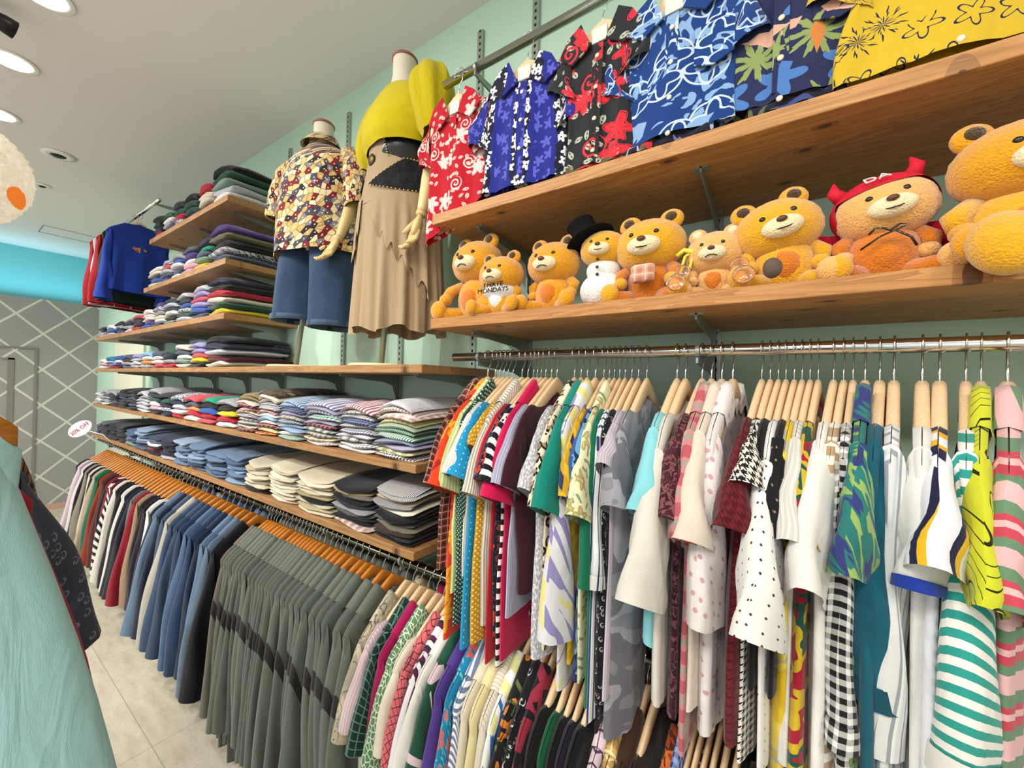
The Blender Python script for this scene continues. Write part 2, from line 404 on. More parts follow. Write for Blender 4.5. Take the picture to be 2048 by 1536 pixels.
# ---------------------------------------------------------------- ceiling fittings
def emis(name, col, st):
    m = bpy.data.materials.new(name); m.use_nodes = True; b = m.node_tree.nodes['Principled BSDF']
    b.inputs['Base Color'].default_value = lin(col); b.inputs['Emission Color'].default_value = lin(col); b.inputs['Emission Strength'].default_value = st; return m
GLOW = emis('glowing_lamp_face', 'fff6e8', 9)
for i, (x, y) in enumerate([(-2.42, .23), (-3.06, .2), (-3.747, .2), (-4.45, .2)]):
    o = empty('recessed_downlight', (x, y, CEIL), ['lit round ceiling downlight at the top edge, nearest the viewer', 'lit ceiling downlight behind the black spotlight', 'lit ceiling downlight between black spotlight and woolly globe lamp', 'small lit ceiling downlight just above the woolly globe lamp'][i], 'ceiling light', 'recessed lights over the aisle')
    MB().lathe([(.062, 0), (.085, 0), (.088, -.006), (.084, -.008), (.062, -.005)], 32).build('rim', WHITEP, o)
    MB().lathe([(.001, -.0062), (.066, -.0062), (.066, -.0085), (.001, -.0095)], 32).build('lamp_face', GLOW, o)
o = empty('track_spotlight', (-2.62, .1, CEIL), 'black conical spotlight at the left edge under the ceiling', 'spotlight')
MB().tube([(0, .02, 0), (0, .02, -.06)], .008).build('stem', BLACKM, o)
MB().tube([(0.0, -.06, -.075), (-.0, 0, -.07), (-.01, .05, -.075), (-.015, .08, -.08)], [.016, .02, .034, .036], 16).build('lamp_housing', BLACKM, o)
for x, y, r, lb in ((-4.08, .475, .085, 'round white ceiling air nozzle with dark centre'), (-4.85, .486, .05, 'small white ceiling sprinkler rosette beyond the air nozzle')):
    o = empty('ceiling_nozzle', (x, y, CEIL), lb, 'ceiling fitting')
    MB().lathe([(r * .5, -.001), (r * .95, -.001), (r, -.006), (r * .5, -.014), (r * .48, -.01)], 32).build('rim', WHITEP, o)
    MB().lathe([(.001, -.018), (r * .3, -.018), (r * .48, -.008)], 20).build('centre', BLACKM, o)
o = MB()
for a, b_ in (((-6.46, .63), (-6.13, .63)), ((-6.13, .63), (-6.15, 1.02)), ((-6.15, 1.02), (-6.47, 1.02)), ((-6.47, 1.02), (-6.46, .63))):
    o.tube([(a[0], a[1], CEIL), (b_[0], b_[1], CEIL)], .004, 4)
tag(o.build('trim_4', plain('hatch_seam_grey', '6f7f88', .7), smooth=False), kind='structure')
# woolly globe lamp
g = G('woolly_paper_lampshade', .9, uv=False); n = g.noise(55, 3, dist=1.0)
c = g.mix(n, 'fdf6e6', 'cdb898'); d = g.v - .155; e = g.w + .06; c = g.mix((d * d * 1.2 + e * e).lt(.0005), c, 'f08030')
g.nt.links.new(c, g.b.inputs['Emission Color']); g.b.inputs['Emission Strength'].default_value = .55; g.bump(n, 1, .01)
shade_m = g.out(c)
rnd = random.Random(5)
o = empty('globe_lamp', (-1.9, -.02, 2.16), 'round woolly cream lampshade with an orange mark hanging at the left', 'lamp')
MB().ball((0, 0, 0), (.195, .195, .165), 96, 64, fn=lambda d: 1 + .012 * math.sin(47 * d.x + 9 * d.z) * math.sin(51 * d.y) + .012 * math.sin(63 * d.z + 11 * d.x) + rnd.uniform(-.012, .012)).build('lampshade', shade_m, o)
MB().tube([(0, 0, .17), (0, 0, .93)], .003).build('cord', WHITEP, o)

# ---------------------------------------------------------------- shelves, standards, brackets, rails
def shelf(x0, x1, y0, zt, t, m, label, brk, long_=True):
    r = empty('wall_shelf', ((x0 + x1) / 2, (y0 + WALL) / 2, zt - t), label, 'shelf'); ox, oy = r.location.x, r.location.y
    MB().box(x0 - ox, x1 - ox, y0 - oy, WALL - oy - .004, 0, t, .002).build('board', m, r, False)
    for bx in brk:
        v = []; prof = [(WALL - .012, 0), (y0 + .07, 0), (y0 + .07, -.012), (WALL - .09, -.03), (WALL - .045, -.045), (WALL - .028, -.09), (WALL - .026, -.14), (WALL - .012, -.14)]
        for sx in (-.0022, .0022): v += [(bx - ox + sx, y - oy, z) for y, z in prof]
        n = 8; f = [tuple(range(n - 1, -1, -1)), tuple(range(n, 2 * n))] + [(k, (k + 1) % n, n + (k + 1) % n, n + k) for k in range(n)]
        mb = MB().add(v, f); mb.box(bx - ox - .014, bx - ox + .014, y0 + .07 - oy, y0 + .095 - oy, -.003, 0); mb.box(bx - ox - .014, bx - ox + .014, WALL - .05 - oy, WALL - .03 - oy, -.003, 0)
        mb.build('bracket', STEEL, r, False)
    return r


SR = [-.742, -.146, .45, 1.05, 1.65]
SL = [-4.62, -4.02, -3.42, -2.9, -2.447]
SM = [-2.447, -1.86, -1.42, -.995]
shelf(-.862, 2.4, .83, 2.098, .030, PINE, 'long upper pine shelf on the right, its knotty underside showing above the toys', SR)
shelf(-.842, 2.4, .815, 1.787, .029, PINE, 'long pine shelf on the right carrying the row of soft toys', SR)
shelf(-3.56, -2.315, .83, 2.525, .030, PINE_D, 'topmost short wooden shelf at left with folded sweatshirts', SL[2:])
shelf(-3.66, -2.32, .83, 2.207, .030, PINE_D, 'second short wooden shelf from the top at left', SL[2:])
shelf(-5.03, -2.32, .83, 1.931, .030, PINE_D, 'third wooden shelf from the top at left with folded sweatshirts', SL)
shelf(-5.0, -.89, .83, 1.657, .026, PINE_D, 'long wooden shelf that carries both mannequins', SL + SM[1:])
shelf(-5.05, -.905, .83, 1.352, .026, PINE_D, 'long wooden shelf stacked with folded shirts', SL + SM[1:])
shelf(-5.02, -.905, .83, 1.088, .026, PINE_D, 'lowest long wooden shelf stacked with folded trousers', SL + SM[1:])
SLOT = G('slotted_standard', .35, .7, uv=False); f = (SLOT.w / .025).fr().lt(.45) * (SLOT.u.ab().lt(.004)); SLOTM = SLOT.out(SLOT.mix(f, 'aab0a8', '1c1e1c'))
for i, (x, z0, z1) in enumerate([(x, .9, 2.985) for x in SR] + [(-.995, .3, 2.985)] + [(x, .3, 2.98) for x in (-1.42, -1.86)] + [(-2.447, .3, 2.98)] + [(x, .3, 2.9) for x in (-2.9, -3.42)] + [(-4.02, .3, 2.9), (-4.62, .3, 2.2)]):
    tag(mk('slotted_standard', *(lambda mb: (mb.v, mb.f))(MB().box(-.013, .013, -.012, 0, 0, z1 - z0)), SLOTM, None, None, False, loc=(x, WALL, z0)),
        'slotted grey metal wall upright, ' + ['at the left end of the toy shelf', 'behind the toys with the yellow crutches', 'behind the red hooded toy', 'at the far right', 'beyond the right edge', 'right of the yellow-topped mannequin', 'behind the yellow-topped mannequin', 'behind the mannequin in denim', 'at the right end of the short shelves', 'behind the short shelves, right one', 'behind the short shelves, left one', 'behind the hanging sweatshirts', 'farthest left'][i], 'shelf upright', 'slotted wall uprights')


def rail(x0, x1, y, z, r, label, arms, sq=None, m=CHROME):
    o = empty('clothes_rail', ((x0 + x1) / 2, y, z), label, 'clothes rail'); L = (x1 - x0) / 2
    MB().tube([(-L, 0, 0), (L, 0, 0)], r, 20, True, sq).build('rail_tube', m, o)
    for a in arms:
        ax = a - (x0 + x1) / 2; v = []
        prof = [(-.01, -r - .002), (-.01, -r - .014), (WALL - y - .10, -.04), (WALL - y - .05, -.055), (WALL - y - .03, -.1), (WALL - y - .012, -.12), (WALL - y - .012, .03), (WALL - y - .03, .01)]
        for sx in (-.0022, .0022): v += [(ax + sx, yy, z_) for yy, z_ in prof]
        n = 8; f = [tuple(range(n - 1, -1, -1)), tuple(range(n, 2 * n))] + [(k, (k + 1) % n, n + (k + 1) % n, n + k) for k in range(n)]
        mb = MB().add(v, f); mb.tube([(ax - .004, 0, 0), (ax + .004, 0, 0)], r * 1.12, 20); mb.build('rail_arm', STEEL, o, False)
    return o


RY, RZ = .92, 1.683            # upper right rail
LY, LZ = .868, 1.03            # long lower rail
TY, TZ = .876, 2.515           # top rail
WY, WZ = .85, 2.78             # far sweatshirt rail
rail(-.842, 2.3, RY, RZ, .0125, 'chrome rail under the toy shelf crowded with blouses', SR)
rail(-5.0, 2.3, LY, LZ, .0165, 'long low oval rail under the trouser shelf running the whole wall', SL + SM + SR[1:], .62, plain('chrome_dark_reflection', '55594f', .22, 1, .05))  # chrome rail, its dark reflections put into the base colour
rail(-.868, 2.3, TY, TZ, .0125, 'slanting-looking chrome rail high on the right above the aloha shirts', SR)
rail(-4.75, -3.45, WY, WZ, .011, 'chrome rail near the ceiling at far left with sweatshirts', [-4.62, -3.5])

# ---------------------------------------------------------------- hangers and garments
HS = .160


def ztop(a): return -.105 * np.minimum(a / HS, 1.0) ** 1.12 - np.maximum(a - HS, 0) * 1.5


_hm = {}


def hanger_meshes(m, rot):
    k = (m.name, rot)
    if k in _hm: return _hm[k]
    n = 17; v = []
    for i in range(n):
        s_ = -1 + 2 * i / (n - 1); a = abs(s_); e = 1 if a < .93 else .62
        y = HS * s_; z = float(ztop(abs(y))) - .004; h = (.020 - .006 * a) * e; t = .0078 * e; x = .001 * a * a
        for j in range(10):
            th = 2 * PI * j / 10; c_, s2 = math.cos(th), math.sin(th)
            v.append((x + t * math.copysign(abs(c_) ** .6, c_), y, z - .019 + h * math.copysign(abs(s2) ** .6, s2)))
    f = [(i * 10 + k_, i * 10 + (k_ + 1) % 10, (i + 1) * 10 + (k_ + 1) % 10, (i + 1) * 10 + k_) for i in range(n - 1) for k_ in range(10)] + [tuple(range(9, -1, -1)), tuple(range((n - 1) * 10, n * 10))]
    pts = [(0, 0, -.03), (0, 0, .008), (0, .004, .02), (0, .014, .032)] + [(0, .0165 * math.cos(t), .055 + .0165 * math.sin(t)) for t in np.linspace(-.4, 3.6, 12)]
    h = MB().tube(pts, .0016, 6)
    _hm[k] = ((v, f), h); return _hm[k]


_hangers = {}


def hanger(loc, yaw, m, label, group, tilt=0, hook=True, thin=1.0):
    key = m.name
    o = empty('clothes_hanger', loc, label, 'hanger', group, (0, tilt, yaw))
    o.scale = (thin, 1, 1)
    if key not in _hangers:
        (v, f), h = hanger_meshes(m, 0)
        a = mk('hanger_arms', v, f, m, o); b_ = h.build('hook', CHROME, o); _hangers[key] = (a, b_)
    else:
        for src in _hangers[key]:
            c_ = src.copy(); c_.parent = o; C.objects.link(c_)
    return o


def arc(y, x):
    d = np.sqrt(np.diff(y) ** 2 + np.diff(x) ** 2); return np.concatenate([[0], np.cumsum(d)])


def body(R, W, L, T, neck, flare, fold, dip=.035, n=44, m=18, hemslant=0, ttop=.0098):
    th = np.linspace(0, 2 * PI, n + 1); c_, s_ = np.cos(th), np.sin(th)
    W = max(W, .178) if W > .15 else W; yy = np.sign(c_) * np.abs(c_) ** .85; xx = np.sign(s_) * np.abs(s_) ** .7
    u = arc(yy * W, xx * T); V = []; UV = []
    k1, k2, p1, p2, p3, p4 = R.uniform(5, 8), R.uniform(11, 17), *[R.uniform(0, 6.28) for _ in range(4)]
    for j in range(m):
        v = max(0, j - 1) / (m - 2); wv = W * (1 + (flare - 1) * v) * (1 - .05 * math.sin(PI * min(1, v * 1.6)))
        xx = np.sign(s_) * np.abs(s_) ** (.3 + .4 * min(1, v * 3)); tv = max(ttop, T * (.42 + .75 * min(1, v * 3) + .25 * v)); y = wv * yy
        zt = ztop(np.abs(y * W / wv)) + (.004 if j else .004 + tv * .55)
        if j == 0: tv *= .08
        z = zt * (1 - v) + (-L + hemslant * yy) * v
        if v < .3: z -= dip * np.clip(1 - (y / neck) ** 2, 0, 1) * (1 - v / .3)
        A = fold * min(1, max(0, v - .1) * 2.6)
        x = tv * xx + A * (np.sin(k1 * yy + p1 + v * 1.2) * .8 + np.sin(k2 * yy + p2) * .35) + A * .35 * np.abs(xx) * np.sin(k2 * 1.7 * th + p3 - v)
        y = y + A * .9 * np.sin(v * 4.5 + p4) * np.abs(yy) + A * .5 * np.sin(9 * v + p3) * np.sign(yy) * (np.abs(yy) > .9)
        z = z + (A * .4 * np.sin(3 * th + p2) if j == m - 1 else 0)
        V.append(np.stack([x, y, z], 1)); UV.append(np.stack([u, z], 1))
    return np.concatenate(V), gridf(m, n + 1), np.concatenate(UV)


def sleeve(R, sd, W, T, ln, ang, cuff, fold, arm=.17, xlean=0, n=18, m=12, hem=1.5):
    """sd -1: towards the aisle, +1: towards the wall"""
    Sx = np.array([sd * W * .97, float(ztop(W * .97)) + .008]); A = np.array([sd * W * .93, Sx[1] - arm])
    d = np.array([sd * math.sin(ang), -math.cos(ang)]); nn = np.array([-sd * math.cos(ang), -math.sin(ang)])
    E = Sx + d * ln; F_ = E + nn * 2 * cuff
    th = np.linspace(0, 2 * PI, n + 1); V = []; UV = []; p1, p2 = R.uniform(0, 6.28), R.uniform(0, 6.28)
    for j in range(m):
        t = j / (m - 1); top = Sx + d * ln * t + np.array([sd * .012 * math.sin(PI * t), 0.0]); bot = A * (1 - t) + F_ * t
        ce = (top + bot) / 2; hw = (top - bot) / 2; wid = np.hypot(*hw); nr = min(T * (.8 + (hem - .8) * t), wid * .8)
        a = np.sign(np.cos(th)) * np.abs(np.cos(th)) ** .9; b_ = np.sign(np.sin(th)) * np.abs(np.sin(th)) ** .8
        wob = fold * math.sin(PI * min(1, t * 1.3) * .5)
        x = nr * b_ + wob * (np.sin(a * 4 + p1 + t * 5) * .7 + np.sin(t * 11 + a * 2 + p2) * .4) + xlean * t
        y = ce[0] + hw[0] * a; z = ce[1] + hw[1] * a
        y = y + fold * .5 * math.sin(t * 9 + p2)
        V.append(np.stack([x, y, z], 1)); UV.append(np.stack([arc(a * .07, b_ * nr), np.full(n + 1, .3 - t * ln)], 1))
    return np.concatenate(V), gridf(m, n + 1), np.concatenate(UV)


def collar_mesh(neck, T, h, n=23):
    """one folded collar: a leaf over each shoulder joined by a low band round the neck"""
    V = []; UV = []
    for i in range(n):
        q = -1 + 2 * i / (n - 1); a = abs(q); y = neck * 1.3 * q; t = max(0.0, (a - .42) / .58); z = float(ztop(abs(y))); low = max(0.0, 1 - a / .42)
        z -= .052 * min(1, low * 2.2); k = math.sin(PI * min(1, t * 1.05 + .15)) if t > 0 else .45; up = .012 * (1 - t) * (1 if t > 0 else 0); hh = h * (.5 + .6 * k) * (1 - .45 * min(1, low * 3))
        wx = T + .006 - .004 * min(1, low * 2)
        for x_, dz in ((-wx, -hh), (-wx + .002, -hh * .4), (-T - .001, .008 + up), (0, .012 + up), (T + .001, .008 + up), (wx - .002, -hh * .4), (wx, -hh)):
            V.append((x_, y, z + dz)); UV.append((y, x_ + dz))
    return V, gridf(n, 7), UV


def garment(name, label, cat, loc, mat, R, yaw=0, W=.175, L=.58, T=.012, neck=.06, flare=1.0, fold=.006, sl=.2, ang=.5, cuff=.065, collar=None, group=None, arm=.16, bands=None, bandm=None, cuffm=None, dip=.035, xlean=0, hemslant=0, sides=(-1, 1), tilt=0, nr=None, hem=1.5, ttop=.0098):
    o = empty(name, loc, label, cat, group, (0, tilt, yaw))
    v, f, uv = body(R, W, L, T, neck, flare, fold, dip, hemslant=hemslant, ttop=ttop); mk('body', v, f, mat, o, uv)
    if sl > .02:
        for sd in sides:
            v, f, uv = sleeve(R, sd, W, (nr or T * 1.25) if sd < 0 else T * 1.25, sl, ang + R.uniform(-.06, .06), cuff, max(fold * .9, (nr or 0) * .3), arm, xlean, hem=hem); s_ = mk('sleeve', v, f, mat, o, uv)
            if bands:
                n = 19; m_ = 12; r0, r1 = bands; Vr = v.reshape(m_, n, 3); cen = Vr.mean(axis=1, keepdims=True)
                Vb = cen + (Vr - cen) * 1.05; ub = uv.reshape(m_, n, 2)
                mk('sleeve_band', Vb[r0:r1 + 1].reshape(-1, 3), gridf(r1 - r0 + 1, n), bandm, s_, ub[r0:r1 + 1].reshape(-1, 2))
            if cuffm:
                n = 19; m_ = 12; Vr = v.reshape(m_, n, 3); cen = Vr.mean(axis=1, keepdims=True); Vb = cen + (Vr - cen) * 1.07; ub = uv.reshape(m_, n, 2)
                mk('cuff', Vb[m_ - 2:].reshape(-1, 3), gridf(2, n), cuffm, s_, ub[m_ - 2:].reshape(-1, 2))
    if collar:
        cm, h = collar; v, f, uv = collar_mesh(neck, max(T * .6, ttop), h); mk('collar', v, f, cm, o, uv)
    return o


def P(spec):
    """'kind,c1,c2,c3,scale' -> material"""
    a = spec.split(','); kw = {}
    if len(a) > 4 and a[4]: kw['s'] = float(a[4])
    return cloth(a[0], a[1], *(a[2:4] if len(a) > 3 else (a[2:3] if len(a) > 2 else [])), **kw)

# ---------------------------------------------------------------- upper right rack
UPX = [-.709, -.682, -.666, -.652, -.637, -.62, -.59, -.571, -.553, -.541, -.529, -.515, -.498, -.482, -.432, -.414, -.397, -.376, -.354, -.34, -.328, -.315, -.302, -.286, -.271, -.252, -.187, -.17, -.137, -.119, -.1, -.08, -.03, -.016, -.003, .009, .022, .034, .046, .058, .08, .094, .107, .123, .142, .16, .194, .214, .243, .259, .286]
UP = [('brown and cream plaid short sleeved shirt', 'plaid,6a3434,2a1a18,d8a078,.018', 's', .5),
('bright orange blouse with yellow blooms', 'floral,e0401c,f0a020,a02010,9', 's', .66),
('pale lime blouse', 'vstripe,dfe8b0,b8c888', 's', .55),
('dark green long sleeved blouse with white pin dots', 'dots,1c3c30,b8d0b8,,.011', 'l', .62),
('white textured top', 'vstripe,e6e4dc,c8c6c0,,.006', 't', .5),
('turquoise speckled top', 'flecks,1d8fc0,bfe6ee,,60', 't', .66),
('mustard top with white dots and short sleeves', 'dots,c08c10,f0d890,,.013', 'c', .64),
('cream blouse with thin brown vertical stripes', 'vstripe,e8e2d4,a8a090,,.007', 's', .6),
('bright red short sleeved top', 'solid,b81024', 't', .68),
('navy blouse with tiny red flowers', 'floral,16182e,c04838,4a4a70,40', 't', .62),
('black and white wide striped tee', 'hstripe,f2f0ea,14141c,,.026', 't', .68),
('hot pink collared top', 'solid,c8124e', 's', .66),
('lavender grey fine striped blouse', 'vstripe,b8b8cc,9a9ab2,,.006', 't', .55),
('dark maroon blouse almost hidden by its hanger', 'solid,3c1420', 't', .5),
('grey lace edged top', 'heather,aeb0b8,e0e0e2', 't', .62),
('cream leopard spotted blouse', 'leopard,e6dcc0,181410,b0906a', 's', .60),
('teal green blouse with a pointed collar', 'solid,0f8474', 's', .58),
('long watercolour blouse in lavender lemon and grey', 'brush,d8d8dc,8f88b8,e0d888,13', 'l2', .66),
('golden yellow blouse with navy marks', 'brush,c89c20,e0b830,23305c,14', 't', .6),
('blue tie dyed blouse', 'blobs,2c5490,6aa0c8,1c2c60,13', 't', .62),
('pale lemon blouse with small prints', 'floral,e6e2b8,b0a468,7c9a78,20', 's', .62),
('emerald green blouse with elbow sleeves', 'solid,0e6e4e', 'e', .66),
('white blouse with blue pinstripes and turned cuffs', 'mstripe,f0f0ee,30406c,f4f4f2,.03', 'e', .68),
('black blouse scattered with white rings', 'swirl,14141a,b0b0b4,,62', 'k', .74),
('pale lilac ribbed cap sleeved top', 'vstripe,cfc4ce,b8aab8,,.005', 'c', .62),
('silvery grey silk blouse', 'blobs,85858c,6c6c74,9c9ca4,8', 't', .7),
('sky blue top peeping out beside a cream shirt', 'solid,8cd4dc', 't', .5),
('large cream cotton shirt with pink stitched hem', 'solid,dcd8cc', 'w', .60),
('maroon blouse with tiny petals', 'blobs,4a1f28,7c4a50,32141c,60', 't', .62),
('pink red and green plaid shirt', 'plaid,cfa8a0,b83c50,7fa890,.05', 's', .66),
('pale beige blouse with a lace collar', 'solid,e2d4c4', 's', .58),
('white blouse with faded pink spots', 'hearts,e6dedc,d0a0a4,,36', 'w2', .62),
('burgundy knitted top', 'hound,6a1a26,4a0e18', 't', .6),
('black and white checked frilled blouse', 'hound,e8e2d4,1c1c20,,.012', 'c', .62),
('black camisole', 'solid,121214', 'd', .5),
('white blouse with tiny black flecks', 'flecks,e8e6e0,3a3a40,,52', 'w', .62),
('black blouse with tiny gold marks', 'flecks,17151a,8a7a50,,50', 't', .5),
('yellow and grey marbled blouse', 'blobs,dcb820,e6cc50,b8b098,9', 'd', .74),
('off white crinkled blouse with a braided yoke', 'vstripe,e2dfd6,cfccc4,,.008', 't', .6),
('tropical blouse in red green and yellow', 'blobs,a41830,ccac28,1a5044,15', 't', .66),
('white bell sleeved blouse', 'solid,eceae4', 'b', .62),
('white tee with beige stripes', 'hstripe,efe9dc,b89c78,,.026', 't2', .70),
('black and white gingham blouse', 'gingham,f2f2ee,1a1a1e,,.017', 'l3', .62),
('green lime and blue swirled blouse', 'brush,2a7670,94b060,363c78,24', 's', .68),
('plain deep teal sweatshirt', 'solid,155a6c', 'k2', .56),
('white gauze blouse with grey stripes', 'mstripe,dcdedc,9aa0a6,eceeec,.035', 'l4', .74),
('white towelling top with blue crocheted edges', 'solid,e8e6e2', 'r', .6),
('navy white and yellow striped tee', 'mstripe,e4e4ea,1c1c40,dcae20,.07', 't', .66),
('teal and white striped towelling top', 'hstripe,2f9c90,f0eee6,,.022', 'k3', .70),
('lime yellow blouse with black reed drawing', 'grass,ccd030,20240c', 's', .74),
]
TYPES = {  # sleeve length, angle, cuff, arm, neck
    's': dict(sl=.19, ang=.45, cuff=.07, col=1), 't': dict(sl=.16, ang=.5, cuff=.065), 'c': dict(sl=.09, ang=.7, cuff=.07), 'd': dict(sl=0),
    'l': dict(sl=.50, ang=.06, cuff=.04, col=1), 'l2': dict(sl=.44, ang=.12, cuff=.075, col=1), 'k': dict(sl=.55, ang=.05, cuff=.045),
    'e': dict(sl=.32, ang=.14, cuff=.055), 'w': dict(sl=.26, ang=.42, cuff=.085, W=.19), 'w2': dict(sl=.32, ang=.22, cuff=.085, col=1),
    'b': dict(sl=.22, ang=.5, cuff=.105), 't2': dict(sl=.15, ang=-.1, cuff=.06), 'l3': dict(sl=.44, ang=.06, cuff=.085), 'k2': dict(sl=.37, ang=.06, cuff=.05),
    'l4': dict(sl=.44, ang=.04, cuff=.06), 'r': dict(sl=.19, ang=.25, cuff=.07), 'k3': dict(sl=.42, ang=.08, cuff=.065)}
UP.append(('pink and green folk patterned tee', 'mhstripe,e8b8b8,6a8c6c,c84858,.08', 's', .7))
GRP_U = 'blouses and shirts on the rail under the toys'
for i, (x, (desc, spec, ty, L)) in enumerate(zip(UPX, UP)):
    R = random.Random(100 + i); gl = x - UPX[i - 1] if i else .03; gr = UPX[i + 1] - x if i < len(UPX) - 1 else .03
    gap = min(max(.5 * (gl + gr), .016 if i < 37 else .028), .045); t = dict(TYPES[ty]); col = t.pop('col', 0); W_ = t.pop('W', .165)
    nr = R.uniform(.012, .02) if i < 26 else R.uniform(.018, .026)
    if ty in ('w', 'w2', 'b', 'k2', 'k3', 'l4', 'r', 'l3', 'l2'): nr = .024
    m = P(spec); yaw = float(np.interp(x, [-.7, -.25, -.1, .06, .2, .29], [0, 0, -.08, -.17, -.21, -.29])) + (.04 if x < -.3 else .012) * math.sin(x * 14) + R.uniform(-.012, .012); loc = (x, RY, RZ - .055)
    mg = min(gl, gr); hanger(loc, yaw, BIRCH, 'pale hanger holding the ' + desc, 'pale wooden hangers under the toys', thin=min(1.25, (.40 if i < 26 else .5) * mg / .0085))
    kw = {}
    if ty == 'r': kw = dict(cuffm=P('solid,1c3c98'))
    if ty == 'k3': kw = dict(cuffm=P('solid,efeae0'))
    if ty == 'k2': kw = dict(cuffm=P('solid,124c5c'))
    if i in (22, 42): kw = dict(cuffm=m)
    garment('blouse' if ty not in ('s', 'l') else 'shirt', desc + ' on the upper rail', 'blouse' if ty not in ('s', 'l') else 'shirt', loc, m, R, yaw, W=W_, L=L, T=gap * .42, neck=.125 if not col else .095, dip=.058, nr=nr, ttop=min(.0108, .5 * mg), hem=R.uniform(1.0, 1.7) if i < 37 else R.uniform(.85, 1.25),
            flare=R.uniform(.92, 1.08), fold=gap * .22, collar=((m, .03) if col else None), group=GRP_U, xlean=gap * R.uniform(-.3, .3), **t, **kw)

# ---------------------------------------------------------------- long lower rack
def rack(items, xs, y, z, wm, grp, where, seed, hgrp, hname, L0=None, extra=None):
    for i, (x, it) in enumerate(zip(xs, items)):
        desc, spec, ty, L = it[:4]; R = random.Random(seed + i)
        gl = abs(x - xs[i - 1]) if i else .04; gr = abs(xs[i + 1] - x) if i < len(xs) - 1 else .04
        gap = min(max(.5 * (gl + gr), .014), .05); t = dict(TYPES2[ty]); col = t.pop('col', 0); W_ = t.pop('W', .175); nm = t.pop('nm', 'shirt')
        m = P(spec); yaw = float(np.interp(x, [-.5, -.2, .2], [0, -.06, -.2])) + .04 * math.sin(x * 11) + R.uniform(-.01, .01); loc = (x, y, z); kw = dict(extra or {})
        if len(it) > 4: kw.update(it[4])
        mg = min(gl, gr); hanger(loc, yaw, wm, 'hanger of the ' + desc + hname, hgrp, thin=min(1, .32 * mg / .0085)); kw['ttop'] = min(.0108, .48 * mg)
        garment(nm, desc + where, nm.replace('_', ' '), loc, m, R, yaw, W=W_, L=L, T=gap * .44, neck=.12 if not col else .10, dip=.055, flare=R.uniform(.92, 1.05), fold=gap * .2,
                collar=((P(it[5]) if len(it) > 5 else m, .034) if col else None), group=grp, xlean=gap * R.uniform(-.25, .25), **t, **kw)


TYPES2 = {'k': dict(sl=.58, ang=.14, cuff=.045, nm='sweater', arm=.2), 'j': dict(sl=.60, ang=.15, cuff=.05, col=1, nm='denim_jacket', arm=.2), 'o': dict(sl=.62, ang=.07, cuff=.048, col=1, nm='work_jacket', arm=.2),
          's': dict(sl=.24, ang=.34, cuff=.075, col=1), 't': dict(sl=.2, ang=.38, cuff=.065, nm='blouse'), 'l': dict(sl=.5, ang=.14, cuff=.05, col=1)}
cols = [('charcoal', 'solid,2c2c34'), ('pale pink', 'solid,dccad4'), ('mauve trimmed', 'solid,a8889c'), ('white', 'solid,dedcd8'), ('black knitted', 'solid,16161a'), ('taupe', 'solid,8f8878'), ('dark navy', 'solid,16182a'), ('cream', 'solid,d6d0c0'),
        ('jet black', 'solid,0f0f12'), ('sand', 'solid,b8a88c'), ('emerald green', 'solid,0c6c50'), ('bottle green', 'solid,1c4c2c'), ('rust red', 'solid,8c3420'), ('brick brown', 'solid,5c2a22'), ('black ribbed', 'vstripe,101014,26262c,,.008'), ('red and black', 'solid,8c1826'),
        ('white and black striped', 'hstripe,e8e4dc,1a1a20,,.05'), ('burgundy', 'solid,561228'), ('off white', 'solid,d8d4c8'), ('soft black', 'solid,1b1b1e'), ('ink black', 'solid,141418'), ('bone white', 'solid,dcd8d0'), ('midnight navy', 'solid,14182c'), ('dark slate', 'solid,23262e'),
        ('grey flannel', 'heather,5c5c60,74747a'), ('crimson', 'solid,8c1c2c'), ('tan', 'solid,9a8468'), ('black corduroy', 'vstripe,141416,222226,,.005'), ('plum black', 'solid,241c28'), ('plain white', 'solid,e0deda'), ('navy fleece', 'solid,1c2234')]
xs = [-4.72 + i * .0633 for i in range(len(cols))]
rack([(d + ' long sleeved sweater', sp, 'k', .72 + .05 * math.sin(i * 1.9)) for i, (d, sp) in enumerate(cols)], xs, LY, LZ - .055, AMBER, 'sweaters at the far end of the low rail', ' at the far end of the low rail', 300, 'amber hangers on the low rail', ' at the far end')
den = [('pale blue', 'denim,667c94,465c74'), ('dark indigo', 'denim,1c263c,12182a'), ('dusty blue', 'denim,46566e,304058'), ('cream canvas', 'denim,b6b2a4,9e988a'), ('mid blue', 'denim,3a4e6a,263856'), ('blue grey', 'denim,384860,28384e'), ('deep blue', 'denim,263a58,182c48'), ('washed blue', 'denim,506a88,324c6c'),
       ('strong blue', 'denim,2c4262,1e324e'), ('night blue', 'denim,1c2a42,121e30'), ('light washed', 'denim,647e9a,425a76'), ('ice blue edged', 'denim,6e849a,28384c'), ('black denim', 'denim,181a20,0e0e14')]
xs = [-2.78 + i * .0655 for i in range(13)]
rack([(d + ' long sleeved denim shirt', sp, 'j', .76 + .04 * math.sin(i * 2.3)) for i, (d, sp) in enumerate(den)], xs, LY, LZ - .055, AMBER, 'denim shirts on the low rail', ' between the dark sweaters and the olive jackets', 400, 'amber hangers on the low rail', '')
xo = [-1.89, -1.862, -1.836, -1.814, -1.782, -1.752, -1.728, -1.70, -1.652, -1.622, -1.594, -1.568, -1.544, -1.52, -1.497, -1.472, -1.442, -1.40, -1.366, -1.336, -1.304, -1.262, -1.216, -1.182, -1.148, -1.092, -1.045]
ORD = 'first second third fourth fifth sixth seventh eighth ninth tenth eleventh twelfth thirteenth fourteenth fifteenth sixteenth seventeenth eighteenth nineteenth twentieth'.split()
ORD += ['twenty-' + q for q in ORD[:9]]
BAND = P('solid,2a2829')
